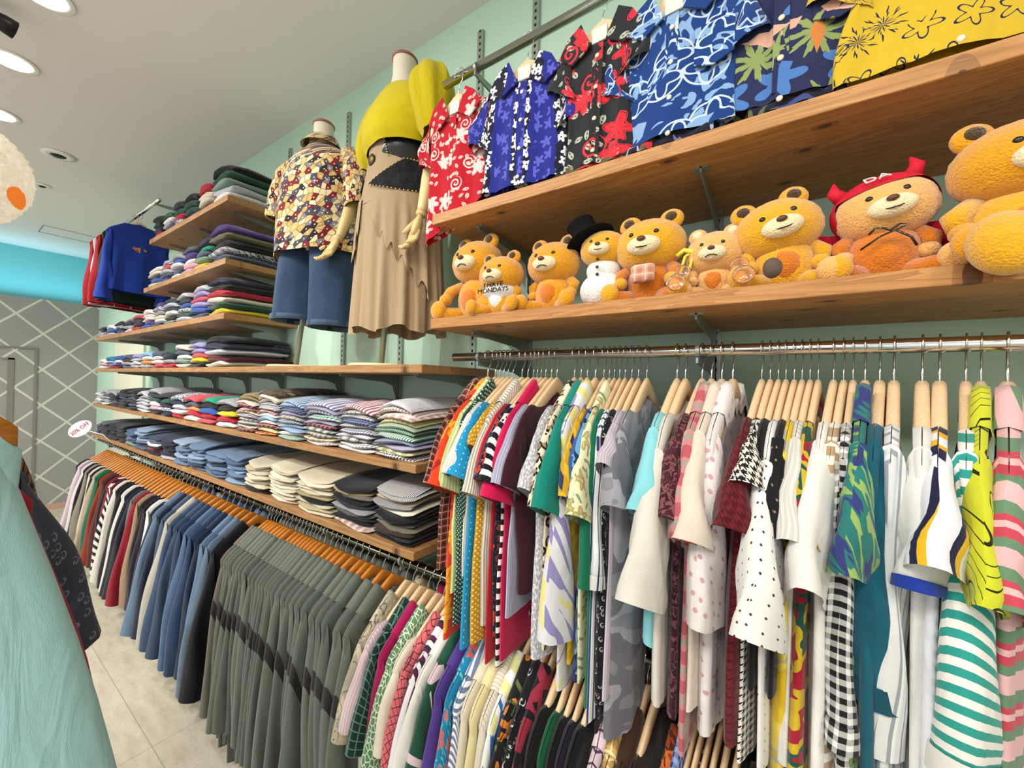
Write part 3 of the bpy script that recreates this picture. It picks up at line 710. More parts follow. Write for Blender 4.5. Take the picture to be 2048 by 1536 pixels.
ol = ['solid,6f6c60', 'solid,6c6f62'] + ['solid,666c62', 'solid,60685f', 'solid,6a7066'] * 9
rack([('grey olive jacket with black sleeve band, ' + ORD[i] + ' from the denim', ol[i], 'o', .86 + .02 * math.sin(i * 1.7)) for i in range(27)], xo, LY, LZ - .055, AMBER, 'olive work jackets with black sleeve bands', '', 500, 'amber hangers on the low rail', '', extra=dict(bands=(3, 4), bandm=BAND))
lo = [('beige paisley short sleeved shirt', 'lines,c8bca0,6a6450,a8a08c', 's', .62), ('pale pink ribbed blouse', 'vstripe,e0ccd0,cdb4ba,,.008', 't', .74), ('dark green plaid shirt', 'window,17302a,5c8478,,.02', 's', .62), ('magenta blouse', 'solid,a01450', 'l', .74),
      ('green scale patterned shirt', 'scales,dfe8d4,5f8c62,,64', 's', .64), ('cream ruffled blouse', 'solid,e8e0cc', 't', .66), ('salmon red shirt with dark lattice', 'lattice,d4686c,5c2c38,,.02', 's', .66), ('purple white and grey striped polo', 'mstripe,e4e0e4,5c1848,24282c,.05', 's', .6),
      ('white satin blouse', 'solid,e4e2da', 's', .72), ('bottle green polo with pink yoke', 'mhstripe,1c4c38,1c4c38,d8c0c4,.2', 's', .6), ('violet blouse', 'solid,4c3484', 'l', .74), ('turquoise floral blouse', 'floral,1878a0,d06058,5cc0c0,24', 'l', .7),
      ('blue and white striped shirt', 'hstripe,e6e6ea,6c7c9c,,.016', 'l', .7), ('cream linen shirt', 'solid,d8cdb4', 'l', .7), ('buttermilk satin shirt', 'solid,dccf9c', 'l', .72), ('cream corduroy shirt', 'vstripe,ddd4c2,cbbfa8,,.006', 'l', .7),
      ('white shirt with blue brush strokes', 'brush,e6e8e4,2c6cb4,d8d898,9', 's', .7), ('black shirt with lime and orange print', 'floral,18161c,c87828,586c34,16', 's', .66)]
xs = [-.978, -.945, -.912, -.878, -.842, -.812, -.782, -.748, -.722, -.692, -.661, -.628, -.604, -.58, -.556, -.53, -.508, -.484]
rack(lo, xs, LY, LZ - .055, BIRCH, 'shirts on the low rail right of the olive jackets', ' on the low rail', 600, 'pale hangers on the low rail', '')
lo2 = [('black shirt with white swirls', 'swirl,121216,b8b8b8,,45', 's', .62), ('black and red geometric shirt', 'zigzag,16141a,8c2838,,.06', 's', .62), ('coal black blouse with lace trim', 'solid,121214', 't', .6), ('forest green tee with a white label', 'solid,0c5430', 't', .6), ('raven black tee', 'solid,101012', 't', .6), ('violet black tee', 'solid,1c1628', 't', .6), ('inky black tee', 'solid,0e0f12', 't', .6),
       ('lilac windowpane shirt', 'window,d8c4cc,5c3c54,,.022', 's', .66), ('mustard and brown plaid shirt', 'plaid,c8a45c,7c5830,e8dca8,.03', 's', .66), ('dark brown shirt', 'solid,3a2418', 's', .66), ('brown velvet blouse', 'solid,2c1c14', 't', .6)]
xs = [-.458, -.436, -.41, -.384, -.364, -.344, -.322, -.274, -.246, -.222, -.2]
rack(lo2, xs, LY, LZ - .055, BIRCH, 'shirts on the low rail right of the olive jackets', ' low down below the upper blouses', 650, 'pale hangers on the low rail', ' low down')
lo3 = [('rust orange print shirt', 'blobs,8c3c14,c0642c,4c2010,30', 's', .66), ('blue gingham shirt', 'gingham,8ca0d0,1c3068,,.012', 's', .66), ('plain black polo', 'solid,121216', 't', .6), ('black white and red speckled blouse', 'blobs,16161a,cac4c0,7c1820,50', 't', .6), ('dark wine blouse', 'solid,3c101c', 't', .6), ('almost black brown blouse', 'solid,1c1614', 't', .6), ('dark cocoa blouse', 'solid,241812', 't', .6), ('moss green shirt', 'solid,4c5c34', 't', .62),
       ('dark red plaid shirt', 'plaid,3c1c1c,1c1010,8c6c4c,.04', 's', .62), ('dull gold shirt', 'solid,a08c30', 't', .62), ('black and grey dotted blouse', 'dots,16161c,9a9aa0,,.012', 't', .62), ('dusty pink blouse', 'solid,b88488', 't', .62), ('green leaf blouse', 'floral,1c5c40,e8e8d8,8cc060,14', 't', .62), ('beige striped blouse', 'hstripe,cfc8b8,8c8880,,.02', 't', .62)]
xs = [-.146, -.134, -.12, -.107, -.094, -.08, -.064, -.045, -.01, .03, .07, .11, .16, .22]
rack(lo3, xs, LY, LZ - .055, BIRCH, 'shirts at the right end of the low rail', ' at the bottom right', 700, 'pale hangers on the low rail', ' at bottom right')

# ---------------------------------------------------------------- aloha shirts facing the room
def flat(name, pts, x, t, m, parent, uvo=0):
    """thin cloth patch in the y-z plane at depth x"""
    n = len(pts); v = [(x, a, b_) for a, b_ in pts] + [(x + t, a, b_) for a, b_ in pts]
    f = [tuple(range(n - 1, -1, -1)), tuple(range(n, 2 * n))] + [(k, (k + 1) % n, n + (k + 1) % n, n + k) for k in range(n)]
    return mk(name, v, f, m, parent, [(a + uvo, b_) for _, a, b_ in v], False)


AL = [('red aloha shirt with white hibiscus', 'hibiscus,b81424,e6d4cc,e0c8c0,17', -.80, 2.46, .108, .385, .13, .0),
      ('royal blue aloha shirt with white leaf garlands', 'lei,222a84,e8e8e4,5a5cc0', -.565, 2.462, .112, .352, .15, .1),
      ('black aloha shirt with red flowers and pale leaves', 'hibiscus,26262a,e0303c,b4bca4,12', -.36, 2.468, .075, .362, .12, .0),
      ('blue tribal print aloha shirt', 'tribal,163c7c,86aad0,c4d4e4', -.195, 2.45, .105, .335, .14, -.05),
      ('navy aloha shirt with palms and surfboards', 'palms,262c50,8c9c5c,d8a890', -.008, 2.45, .10, .33, .13, -.05),
      ('yellow aloha shirt with ink drawn plants', 'sketch,d2b02c,22284c', .205, 2.45, .125, .345, .13, .06)]
for i, (desc, spec, x, z, W_, L, sl, ro) in enumerate(AL):
    R = random.Random(40 + i); m = P(spec); y = TY - .004 * (i % 2) - (.012 if i == 0 else 0)
    hanger((x, y + .0, z), -PI / 2 + ro, BIRCH, 'pale hanger inside the ' + desc, 'hangers of the aloha shirts', hook=True)
    o = garment('aloha_shirt', desc + ' displayed on the upper right shelf', 'shirt', (x, y, z), m, R, -PI / 2 + ro, W=W_, L=L, T=.013, neck=.055, flare=1.1, fold=.007, sl=sl, ang=.5, cuff=.052, tilt=-.06 if i else 0, group='aloha shirts on the upper right shelf', arm=.12, dip=.06, hemslant=.05 if i == 0 else 0)
    for sd in (-1, 1):
        flat('collar', [(sd * .018, -.075), (sd * .045, -.012), (sd * .078, -.035), (sd * .1, -.075), (sd * .062, -.105)], .018, .004, m, o, .3)
    flat('placket', [(-.012, -.08), (.012, -.08), (.012, -L + .01), (-.012, -L + .01)], .018, .003, m, o, .15)
    for k in range(4):
        b_ = MB().ball((0, 0, 0), (.003, .0055, .0055), 10, 6).build('button', plain('shell_button', 'd8d0b8', .3), o); b_.location = (.023, 0, -.11 - k * .075)
    if i in (3, 4, 5): flat('pocket', [(.045, -.14), (.115, -.14), (.115, -.215), (.08, -.228), (.045, -.215)], .02, .003, m, o, .02)
    MB().box(.012, .016, -.018, .018, -.07, -.035).build('neck_label', P('solid,e8e4da'), o, False)
for i, (x, nm, sp) in enumerate([(-.215, 'dark navy printed cloth tucked under the blue tribal shirt', 'tribal,14162c,6a7094,a8b0c8'), (.012, 'folded dark shirt hem lying below the palm print shirt', 'palms,14162c,5c6448,70504c'), (-.33, 'red and khaki cloth end under the black aloha shirt', 'floral,5c5038,c82430,8c8468,14')]):
    v = []; n, m_ = 20, 7
    for a in range(n):
        for b_ in range(m_):
            t = b_ / (m_ - 1) * PI; v.append(((a / (n - 1) - .5) * (.2 if i != 1 else .14), -.012 + .022 * math.cos(t) + .004 * math.sin(a), .004 + (.026 + .006 * math.sin(a * 1.1)) * math.sin(t)))
    tag(mk('folded_shirt_hem', v, gridf(n, m_), P(sp), None, [(p[0], p[1] + p[2]) for p in v], loc=(x, .872, 2.0985)), nm, 'cloth')

# far sweatshirts
for i, (x, desc, spec, mlab) in enumerate([(-4.36, 'red', 'solid,9c1420', 'e8c8a0'), (-4.25, 'white', 'solid,d8d4d0', None), (-4.16, 'deep red', 'solid,a01822', None), (-3.98, 'dark green', 'solid,143028', None), (-3.88, 'royal blue', 'solid,1c3c98', 'e8b840')]):
    R = random.Random(70 + i); loc = (x, WY, WZ - .055); m = P(spec)
    hanger(loc, .1, BIRCH, 'pale hanger of the ' + desc + ' sweatshirt near the ceiling', 'hangers near the ceiling')
    o = garment('sweatshirt', desc + ' sweatshirt hanging near the ceiling at the far left', 'sweatshirt', loc, m, R, .1, W=.165, L=.60 - .07 * (i == 4), T=.03, neck=.075, fold=.012, sl=.5, ang=.07, cuff=.045, cuffm=m, group='sweatshirts near the ceiling', arm=.17, dip=.03)
    if mlab:
        pts = [(.035 * math.cos(a) * (1 + .3 * math.sin(3 * a)) - .01, -.22 + .02 * math.sin(a) * (1 + .3 * math.cos(5 * a))) for a in np.linspace(0, 2 * PI, 24)[:-1]]
        flat('chest_print', pts, .044, .002, P('blobs,%s,c04c30,6c3c80,60' % mlab), o)

# ---------------------------------------------------------------- folded clothes
def folded(name, x, z, w_, d, t, arch, m, label, cat, group, y0=.845, seed=0, nose=.5, lean=0.0, droop=.0, sag=0.0):
    R = random.Random(seed); n, mm = 20, 11; V = []; UV = []
    ph, p2 = R.uniform(0, 6), R.uniform(0, 6); sh = R.uniform(-.006, .006)
    th = np.linspace(0, 2 * PI, n + 1); a = np.sign(np.cos(th)) * np.abs(np.cos(th)) ** .55; b_ = np.sign(np.sin(th)) * np.abs(np.sin(th)) ** .85
    rn = t * nose * 1.6
    for j in range(mm):
        q = j / (mm - 1)
        if q < .4: s = math.sin(q / .4 * PI / 2); yy = rn * (1 - math.cos(q / .4 * PI / 2)); k = max(s, .03)
        else: yy = rn + (q - .4) / .6 * (d - rn); k = 1.0 if j < mm - 1 else .6
        X = a * w_ / 2 * (.985 + .015 * k); env = 1 - np.abs(2 * X / w_) ** 2.2
        fr_ = 1 - min(1, yy / (.12)) if yy < .12 else 0
        Z = b_ * t / 2 * k * (.75 + .25 * (1 - np.abs(a) ** 3)) + arch * env + .0025 * np.sin(5 * X / w_ + ph) * 1.0 + .06 * t * np.sin(X * 60 + p2 + yy * 30) - droop * fr_ * fr_ + sag * np.sin(X / w_ * 6 + ph)
        V.append(np.stack([X + sh, np.full(n + 1, yy) + .006 * np.sin(X * 25 + p2) - .012 * env * (1 - q), Z], 1))
        UV.append(np.stack([X, yy + Z], 1))
    o = mk(name, np.concatenate(V), gridf(mm, n + 1), m, None, np.concatenate(UV), loc=(x, y0, z + t / 2), rot=(lean, 0, R.uniform(-.03, .03)))
    return tag(o, label, cat, group)


def stacks(rows, name, cat, zt, grp, shelfname, d=.33, y0=.845, seed=0, arch0=.0, arch1=.02, droop=.012, cap=.3, first='right'):
    """rows: (x_left, x_right, [specs bottom to top]) from right to left"""
    for si, (xa, xb, specs) in enumerate(rows):
        z = zt; n = len(specs); side = ORD[si]
        for k, (cn, sp, t) in enumerate(specs):
            arch = arch0 + (arch1 - arch0) * k / max(1, n - 1)
            pos = 'on top' if k == n - 1 else ('at the bottom' if k == 0 else ORD[k] + ' from bottom')
            R = random.Random(seed + si * 31 + k)
            folded(name, (xa + xb) / 2 + R.uniform(-.008, .008), z, (xb - xa) * R.uniform(.93, .99), d + R.uniform(-.02, .01), t * 1.12, arch, P(sp),
                   '%s folded %s %s, %s stack from right, %s' % (cn, cat, pos, side, shelfname), cat, grp, y0 + R.uniform(-.006, .01), seed + si * 31 + k, droop=droop * (k + 1) / n * R.uniform(.5, 1.2), sag=R.uniform(-.003, .003))
            z += t + (arch1 - arch0) / max(1, n - 1) * .0


def S_(cols, t): return [(a, b_, t) for a, b_ in cols]


D = dict  # readable colour table for the stacks
FC = {'white': 'solid,e8e6e2', 'grey': 'heather,8c8c90,b0b0b4', 'charcoal': 'solid,2c2e34', 'black': 'solid,141418', 'navy': 'solid,1c2240', 'red': 'solid,b81830', 'coral': 'solid,d05058', 'pink': 'solid,dca8b4', 'green': 'solid,20503c', 'emerald': 'solid,0f9470',
      'yellow': 'solid,e0c820', 'orange': 'solid,e09040', 'purple': 'solid,4a2c80', 'lavender': 'solid,9890c8', 'blue': 'solid,2c58a8', 'sky': 'solid,88b8dc', 'teal': 'solid,1c7c9c', 'maroon': 'solid,5c1826', 'olive': 'solid,6a6648', 'khaki': 'solid,a09068', 'slate': 'solid,4c566c', 'cream': 'solid,e0d6c0',
      'speckled': 'blobs,d8d6d8,3a3c50,b0b0bc,50', 'striped': 'vstripe,e0e0e4,30344c,,.014', 'plum': 'solid,3a2040', 'sage': 'solid,7a9484', 'silver': 'solid,b8bac0'}
def cs(txt, t): return [(c_, FC[c_], t) for c_ in txt.split()]


# short shelves, sweatshirts: thick folds
T1 = .034
rows = [(-2.56, -2.325, cs('white silver sage green black', .036)), (-2.76, -2.57, cs('maroon cream cream red', T1)), (-2.96, -2.77, cs('purple green green black', T1)), (-3.14, -2.965, cs('speckled red green charcoal', T1)), (-3.34, -3.145, cs('purple striped white green', .03)), (-3.54, -3.345, cs('red navy black black', T1))]
stacks(rows, 'folded_sweatshirt', 'sweatshirt', 2.525, 'sweatshirts on the topmost short shelf', 'topmost short shelf', seed=1000, arch1=.022, droop=.02)
rows = [(-2.57, -2.33, cs('slate speckled black olive purple', .036)), (-2.78, -2.58, cs('yellow sage slate emerald navy', .030)), (-2.98, -2.79, cs('pink pink white purple slate', .029)), (-3.17, -2.985, cs('white slate white blue grey', .028)), (-3.36, -3.175, cs('blue slate silver coral striped', .026)), (-3.62, -3.365, cs('cream blue navy cream white', .024))]
stacks(rows, 'folded_sweatshirt', 'sweatshirt', 2.207, 'sweatshirts on the second short shelf', 'second short shelf', seed=1200, arch1=.022, droop=.018)
rows = [(-2.58, -2.335, cs('yellow green cream red black navy', .031)), (-2.82, -2.59, cs('slate blue lavender coral lavender silver', .029)), (-3.05, -2.83, cs('silver green speckled blue charcoal silver', .026)), (-3.28, -3.06, cs('sage black white navy silver charcoal', .025)), (-3.5, -3.285, cs('slate white cream grey speckled purple', .024)), (-3.73, -3.51, cs('blue purple white cream white', .023)), (-3.97, -3.735, cs('red charcoal navy coral', .024)), (-4.22, -3.975, cs('white speckled black grey', .024)), (-4.47, -4.225, cs('blue navy speckled charcoal', .022)), (-4.73, -4.475, cs('silver blue white', .025)), (-4.98, -4.735, cs('pink silver navy black', .02))]
stacks(rows, 'folded_tshirt', 't-shirt', 1.931, 't-shirts on the third shelf', 'third shelf', seed=1400, arch1=.02, droop=.014)
rows = [(-2.6, -2.34, cs('cream maroon silver navy black', .03)), (-2.83, -2.61, cs('charcoal yellow coral lavender lavender', .026)), (-3.06, -2.84, cs('white sage white slate cream', .025)), (-3.29, -3.07, cs('red striped navy green', .027)), (-3.52, -3.3, cs('coral white white slate', .026)), (-3.75, -3.53, cs('speckled orange white sky', .025)), (-3.98, -3.76, cs('grey white silver lavender', .024)), (-4.21, -3.99, cs('slate grey plum slate', .023)), (-4.44, -4.22, cs('maroon purple white blue', .022)), (-4.68, -4.45, cs('red lavender sky teal', .021)), (-4.96, -4.69, cs('white pink white', .024))]
stacks(rows, 'folded_tshirt', 't-shirt', 1.657, 't-shirts on the mannequin shelf', 'mannequin shelf', seed=1600, arch1=.018, droop=.012)
# checked shirts shelf
PL = {'bwfine': 'hound,efeeea,1a1a20,,.012', 'yellowplaid': 'plaid,e8e4b0,8c8c50,f4f4f0,.05', 'lilac': 'solid,a8a4c0', 'slatefine': 'vstripe,7c84a0,8c94b0,,.005', 'greenstripe': 'vstripe,dfe8df,3c8060,,.009', 'greenfine': 'vstripe,a8c8b0,4c7c64,,.008', 'sagefine': 'vstripe,a8b8a4,8c9c8c,,.006', 'lemon': 'vstripe,e0dca0,c8c488,,.02', 'pinkcheck': 'plaid,e8e0d8,c88c8c,f0f0ec,.04',
      'creamstripe': 'vstripe,ece6dc,b09488,,.012', 'palegrey': 'solid,d0d0d6', 'whitegrid': 'window,ecebe8,30303a,,.018', 'darkgreen': 'plaid,1c4438,e0e0d8,14201c,.05', 'pale': 'solid,e0dce4', 'navycheck': 'gingham,e0e0e8,23284c,,.012', 'bluecheck': 'gingham,8090b8,141c3c,,.014', 'greycheck': 'gingham,e4e2dc,6c6c78,,.012', 'blackplaid': 'plaid,e0dcd0,1c1c20,8c7c60,.03',
      'pinkstripe': 'vstripe,eadfe2,9c4c58,,.014', 'lavstripe': 'vstripe,e0e0ec,8488a8,,.016', 'bluestripe': 'vstripe,c8d8e8,5c84ac,,.012', 'tancheck': 'plaid,cdb890,7c6848,efe8d8,.035', 'maroonplaid': 'plaid,8c2c3c,2c1820,d8c8b8,.03', 'orangeplaid': 'plaid,c85028,702818,ecc870,.035', 'cream': 'solid,e4dac4', 'redcheck': 'gingham,e8dcdc,b83848,,.014', 'camo': 'camo,5c4a34,3a2e22,8c7c5c', 'khaki': 'solid,94845c', 'lightblue': 'solid,a4c0dc', 'greencheck': 'gingham,dce8e0,187858,,.018'}
def ps(txt, t): return [(c_.replace('fine', ' fine striped').replace('check', ' checked').replace('plaid', ' plaid').replace('grid', ' grid').replace('stripe', ' striped') if c_ not in ('bwfine',) else 'black and white', PL[c_] if c_ in PL else FC[c_], t) for c_ in txt.split()]


e5 = [-.929, -1.129, -1.35, -1.578, -1.785, -1.974, -2.199, -2.439, -2.664, -2.886, -3.107, -3.323, -3.551, -3.816, -4.08, -4.337, -4.6, -4.85, -5.03]
tx5 = ['bwfine yellowplaid lilac slatefine greenstripe greenfine sagefine lemon pinkcheck creamstripe palegrey', 'white whitegrid darkgreen pale navycheck greycheck bluecheck greycheck blackplaid pinkstripe', 'whitegrid tancheck blackplaid darkgreen maroonplaid lilac greencheck lavstripe lilac lavstripe', 'greenstripe white lightblue bluestripe navycheck blackplaid lilac bluecheck bluestripe bluestripe',
       'orangeplaid lemon maroonplaid white lightblue white redcheck greycheck navycheck cream cream camo', 'maroonplaid tancheck greycheck blackplaid navycheck tancheck redcheck maroonplaid cream khaki khaki', 'white red yellow black grey', 'coral red blue black emerald', 'cream red orange slate coral', 'red white silver navy speckled', 'navy speckled navy green charcoal', 'charcoal pink white green charcoal grey',
       'white silver silver silver grey silver', 'charcoal slate charcoal slate charcoal black', 'charcoal charcoal charcoal slate charcoal black', 'charcoal slate charcoal charcoal grey', 'white grey silver slate grey', 'striped white striped silver']
rows = [(e5[i + 1] + .004, e5[i] - .004, ps(tx5[i], .0157 if i < 6 else (.026 if i < 12 else .022))) for i in range(18)]
stacks(rows, 'folded_shirt', 'shirt', 1.352, 'folded shirts on the checked shirt shelf', 'shirt shelf', seed=2000, arch1=.02, droop=.012, d=.335)
TR = {'jean': 'denim,607a96,425a76', 'jeanpale': 'denim,8a9eb4,647c98', 'jeandark': 'denim,2a3c56,1a2a42', 'jeanmid': 'denim,485e7c,304866', 'tan': 'solid,b8a888', 'beige': 'solid,d4c8ac', 'stone': 'solid,c4bca4', 'drab': 'solid,6c6858', 'umber': 'solid,3c2c24', 'ink': 'solid,141620', 'mouse': 'solid,55555a', 'pinkplaid': 'plaid,d8c4b8,a08078,f0ece4,.04', 'houndstooth': 'vstripe,dcdcd8,2a2a2c,,.006', 'bone': 'solid,dcd6c4', 'finestripe': 'vstripe,bcbcc0,303036,,.005'}
FC.update(TR)
e6 = [-.919, -1.125, -1.363, -1.622, -1.854, -2.085, -2.297, -2.573, -2.793, -3.031, -3.3, -3.57, -3.838, -4.083, -4.308, -4.618, -4.874, -5.0]
tx6 = ['black charcoal umber drab mouse black charcoal bone finestripe tan houndstooth houndstooth', 'pinkplaid black charcoal mouse finestripe charcoal black drab khaki ink', 'beige tan stone ink khaki stone beige beige cream beige', 'cream beige cream beige cream stone beige cream stone beige', 'ink beige stone beige stone tan stone', 'jeanpale jeanmid jean jeanpale jean jeanmid jean', 'jean jeanmid jean jeandark jean jean', 'jean jeandark jean jeanpale jean jean jean',
       'jean jeanmid jeanpale jean jean jeanpale jeanpale', 'striped ink navy ink navy ink navy', 'ink red ink white slate jeandark', 'jeanmid jeandark jean jeanpale jean jeanpale jeanpale', 'sage jeanmid jean jeanmid jeanmid', 'charcoal black charcoal black charcoal charcoal', 'charcoal black charcoal black black', 'mouse charcoal charcoal charcoal mouse', 'mouse slate mouse mouse']
rows = [(e6[i + 1] + .004, e6[i] - .004, cs(tx6[i], [.0155, .016, .0155, .016, .021, .021, .022, .022, .022, .02, .022, .023, .026, .024, .026, .026, .026][i])) for i in range(17)]
stacks(rows, 'folded_trousers', 'trousers', 1.088, 'folded trousers on the lowest shelf', 'lowest shelf', seed=3000, arch1=-.012, droop=.016, d=.335)

# ---------------------------------------------------------------- mannequins
LINEN = plain('mannequin_linen', 'd8ceb8', .8, var=.1, scale=60)


def loopbody(rings, n=48, wob=0, wk=9, seed=0):
    """rings: (z, rx, ry, cx, cy)"""
    R = random.Random(seed); p = R.uniform(0, 6); V = []; UV = []
    for i, (z, rx, ry, cx, cy) in enumerate(rings):
        t = i / (len(rings) - 1)
        for k in range(n + 1):
            a = 2 * PI * k / n; w_ = 1 + wob * t * (math.sin(wk * a + p + t * 1.5) + .5 * math.sin((wk * 2 - 1) * a + 2 * p))
            V.append((cx + rx * w_ * math.cos(a), cy + ry * w_ * math.sin(a), z + wob * .05 * math.sin(5 * a) * t)); UV.append((a / (2 * PI) * (4 * max(rx, ry) + .1), z))
    return V, gridf(len(rings), n + 1), UV


def smooth_rings(key, m=16):
    ks = np.linspace(0, 1, len(key)); q = np.linspace(0, 1, m); a = np.array(key); return [tuple(np.interp(v, ks, a[:, j]) for j in range(5)) for v in q]


def arm(parent, pts, sd, open_=False):
    o = MB().tube(pts[:3], [.036, .033, .030], 14).build('upper_arm', MANW, parent)
    o2 = MB().tube(pts[2:], [.030, .027, .018, .016], 14).build('forearm', MANW, parent)
    w_ = Vector(pts[-1]); d = (w_ - Vector(pts[-2])).normalized(); h = MB()
    h.tube([w_, w_ + d * .012], [.018, .018], 12)
    p0 = w_ + d * .015
    h.tube([p0, p0 + d * .02, p0 + d * .055, p0 + d * .065], [.016, .026, .028, .02], 12, True, .55)
    hand = h.build('hand', MANW, parent)
    side = Vector((1, 0, 0)) * sd; fwd = Vector((0, -1, 0))
    for k, ln in enumerate([.055, .062, .058, .045]):
        b_ = p0 + d * .06 + side * ((k - 1.5) * .0125) + fwd * .002
        MB().tube([b_ - d * .01, b_ + d * ln * .45, b_ + d * ln * .75 + fwd * .012, b_ + d * ln * .85 + fwd * .028], [.0075, .0072, .0066, .005], 8).build('finger', MANW, hand)
    b_ = p0 + d * .012 - side * .02
    MB().tube([b_, b_ - side * .012 + d * .02 + fwd * .01, b_ - side * .012 + d * .042 + fwd * .022], [.009, .0085, .006], 8).build('thumb', MANW, hand)


def mannequin(x, y, ztop_, label, yaw, polex, arms):
    o = empty('mannequin', (x, y, 1.6575), label, 'mannequin', None, (0, 0, yaw)); z0 = 1.6575
    MB().lathe([(.001, .0), (.115, 0), (.118, .004), (.112, .01), (.02, .013), (.001, .014)], 40, polex, 0).build('base_disc', plain('pale_varnished_base', 'e8d8a4', .35), o)
    MB().tube([(polex, 0, .01), (polex * .4, 0, .5)], .011, 16).build('pole', STEEL, o)
    zt = ztop_ - z0
    MB().lathe([(.001, zt + .014), (.04, zt + .013), (.046, zt + .006), (.046, zt), (.04, zt - .001), (.001, zt - .001)], 32).build('neck_cap', wood('reddish_cap_wood', 'a0684c', '7c4a34', False, .4), o)
    v, f, uv = loopbody(smooth_rings([(zt, .042, .042, 0, 0), (zt - .06, .041, .042, 0, 0), (zt - .11, .055, .05, 0, 0), (zt - .14, .10, .07, 0, 0), (zt - .2, .125, .085, 0, 0), (zt - .35, .115, .085, 0, 0), (zt - .48, .115, .085, 0, 0), (zt - .56, .105, .08, 0, 0), (zt - .58, .09, .07, 0, 0)], 24)); mk('torso', v, f, LINEN, o, uv)
    for sd, pts in arms: arm(o, pts, sd)
    return o


mz = 2.745
m1 = mannequin(-1.725, .985, mz, 'headless linen mannequin in a printed shirt and wide denim shorts', .25, -.13,
               [(1, [(.165, 0, .93), (.185, -.01, .82), (.19, -.02, .74), (.187, -.045, .64), (.18, -.075, .55), (.178, -.08, .54)]), (-1, [(-.165, 0, .93), (-.185, .02, .82), (-.19, .03, .72), (-.185, .02, .62), (-.18, 0, .55), (-.18, 0, .54)])])
m2 = mannequin(-1.15, .955, mz + .02, 'headless linen mannequin in a yellow top and long beige skirt', -.12, -.11,
               [(1, [(.15, 0, .93), (.19, .01, .82), (.20, .0, .72), (.205, -.03, .6), (.2, -.05, .5), (.198, -.052, .49)]), (-1, [(-.15, 0, .93), (-.17, .03, .82), (-.17, .05, .72), (-.15, .06, .6), (-.14, .06, .5), (-.14, .06, .49)])])
# printed shirt
sh = empty('printed_shirt', (-1.725, .985, mz), 'brown and plum bottle print short sleeved shirt worn by the left mannequin', 'shirt', None, (0, 0, .25)); lm = P('labels,d9b878')
v, f, uv = loopbody(smooth_rings([(-.075, .052, .05, 0, 0), (-.11, .075, .062, 0, 0), (-.145, .14, .09, 0, 0), (-.19, .19, .115, 0, 0), (-.28, .195, .13, 0, -.01), (-.38, .195, .14, 0, -.015), (-.48, .205, .15, 0, -.01), (-.56, .22, .155, 0, 0), (-.6, .225, .155, 0, 0)], 22), wob=.035, wk=7, seed=3); mk('body', v, f, lm, sh, uv)
for sd in (-1, 1):
    pts = [(sd * .15, 0, -.16), (sd * .19, 0, -.2), (sd * .215, -.005, -.29), (sd * .225, -.01, -.4), (sd * .226, -.01, -.405)]
    t = MB().tube(pts, [.05, .066, .072, .076, .07], 20, False, .9); mk('sleeve', t.v, t.f, lm, sh, [(p[0] + p[1], p[2]) for p in t.v])
v, f, uv = loopbody([(-.07, .052, .05, 0, 0), (-.055, .05, .048, 0, 0), (-.06, .062, .06, 0, 0), (-.105, .085, .085, 0, -.01)]); mk('collar', v, f, lm, sh, uv)
# denim culottes
dn = empty('denim_culottes', (-1.725, .985, 2.2), 'wide blue denim shorts worn by the left mannequin', 'shorts', None, (0, 0, .25)); dm = P('denim,384e6a,20364e'); hemm = P('denim,56708c,3a506c')
for sd, rx, dz in ((-1, .105, -.335), (1, .10, -.37)):
    v, f, uv = loopbody(smooth_rings([(.10, .10, .10, sd * .055, 0), (0, .10, .11, sd * .08, 0), (-.15, .10, .115, sd * .096, -.005), (dz, rx, .12, sd * .105, -.01)], 14), wob=.04, wk=5, seed=8 + sd); leg = mk('leg', v, f, dm, dn, uv)
    v, f, uv = loopbody([(dz + .022, rx * 1.015, .123, sd * .105, -.01), (dz - .001, rx * 1.03, .125, sd * .105, -.01), (dz - .001, rx * .97, .117, sd * .105, -.01), (dz + .02, rx * .96, .115, sd * .105, -.01)], wob=.0); mk('hem', v, f, hemm, leg, uv)
# yellow top
yt = empty('puff_sleeve_blouse', (-1.15, .955, mz + .02), 'bright yellow cropped top with puffed sleeves on the right mannequin', 'blouse', None, (0, 0, -.12)); ym = P('solid,ccb80e')
v, f, uv = loopbody(smooth_rings([(-.125, .09, .07, 0, 0), (-.15, .13, .085, 0, 0), (-.2, .155, .11, 0, 0), (-.27, .16, .125, 0, -.01), (-.32, .148, .122, 0, -.01), (-.35, .135, .112, 0, -.005)], 16), wob=.02, wk=6, seed=4); mk('body', v, f, ym, yt, uv)
R = random.Random(9)
for sd in (-1, 1):
    n, m_ = 42, 20; V = []; UV = []
    for j in range(m_):
        t = j / (m_ - 1); cx = sd * (.145 + .055 * t); cz = -.12 - .22 * t + (.03 if sd > 0 else -.03) * math.sin(PI * t); rr = (.03 + .058 * math.sin(PI * (t * .85 + .08)) ** .8)
        for k in range(n + 1):
            a = 2 * PI * k / n; q = 1 + .07 * math.sin(7 * a + sd) + .03 * math.sin(13 * a + 5 * t)
            V.append((cx + rr * q * math.cos(a) * .85, rr * q * math.sin(a) * .8 - .01, cz + rr * .35 * math.cos(a) * sd)); UV.append((a, t))
    mk('puffed_sleeve', V, gridf(m_, n + 1), ym, yt, UV)
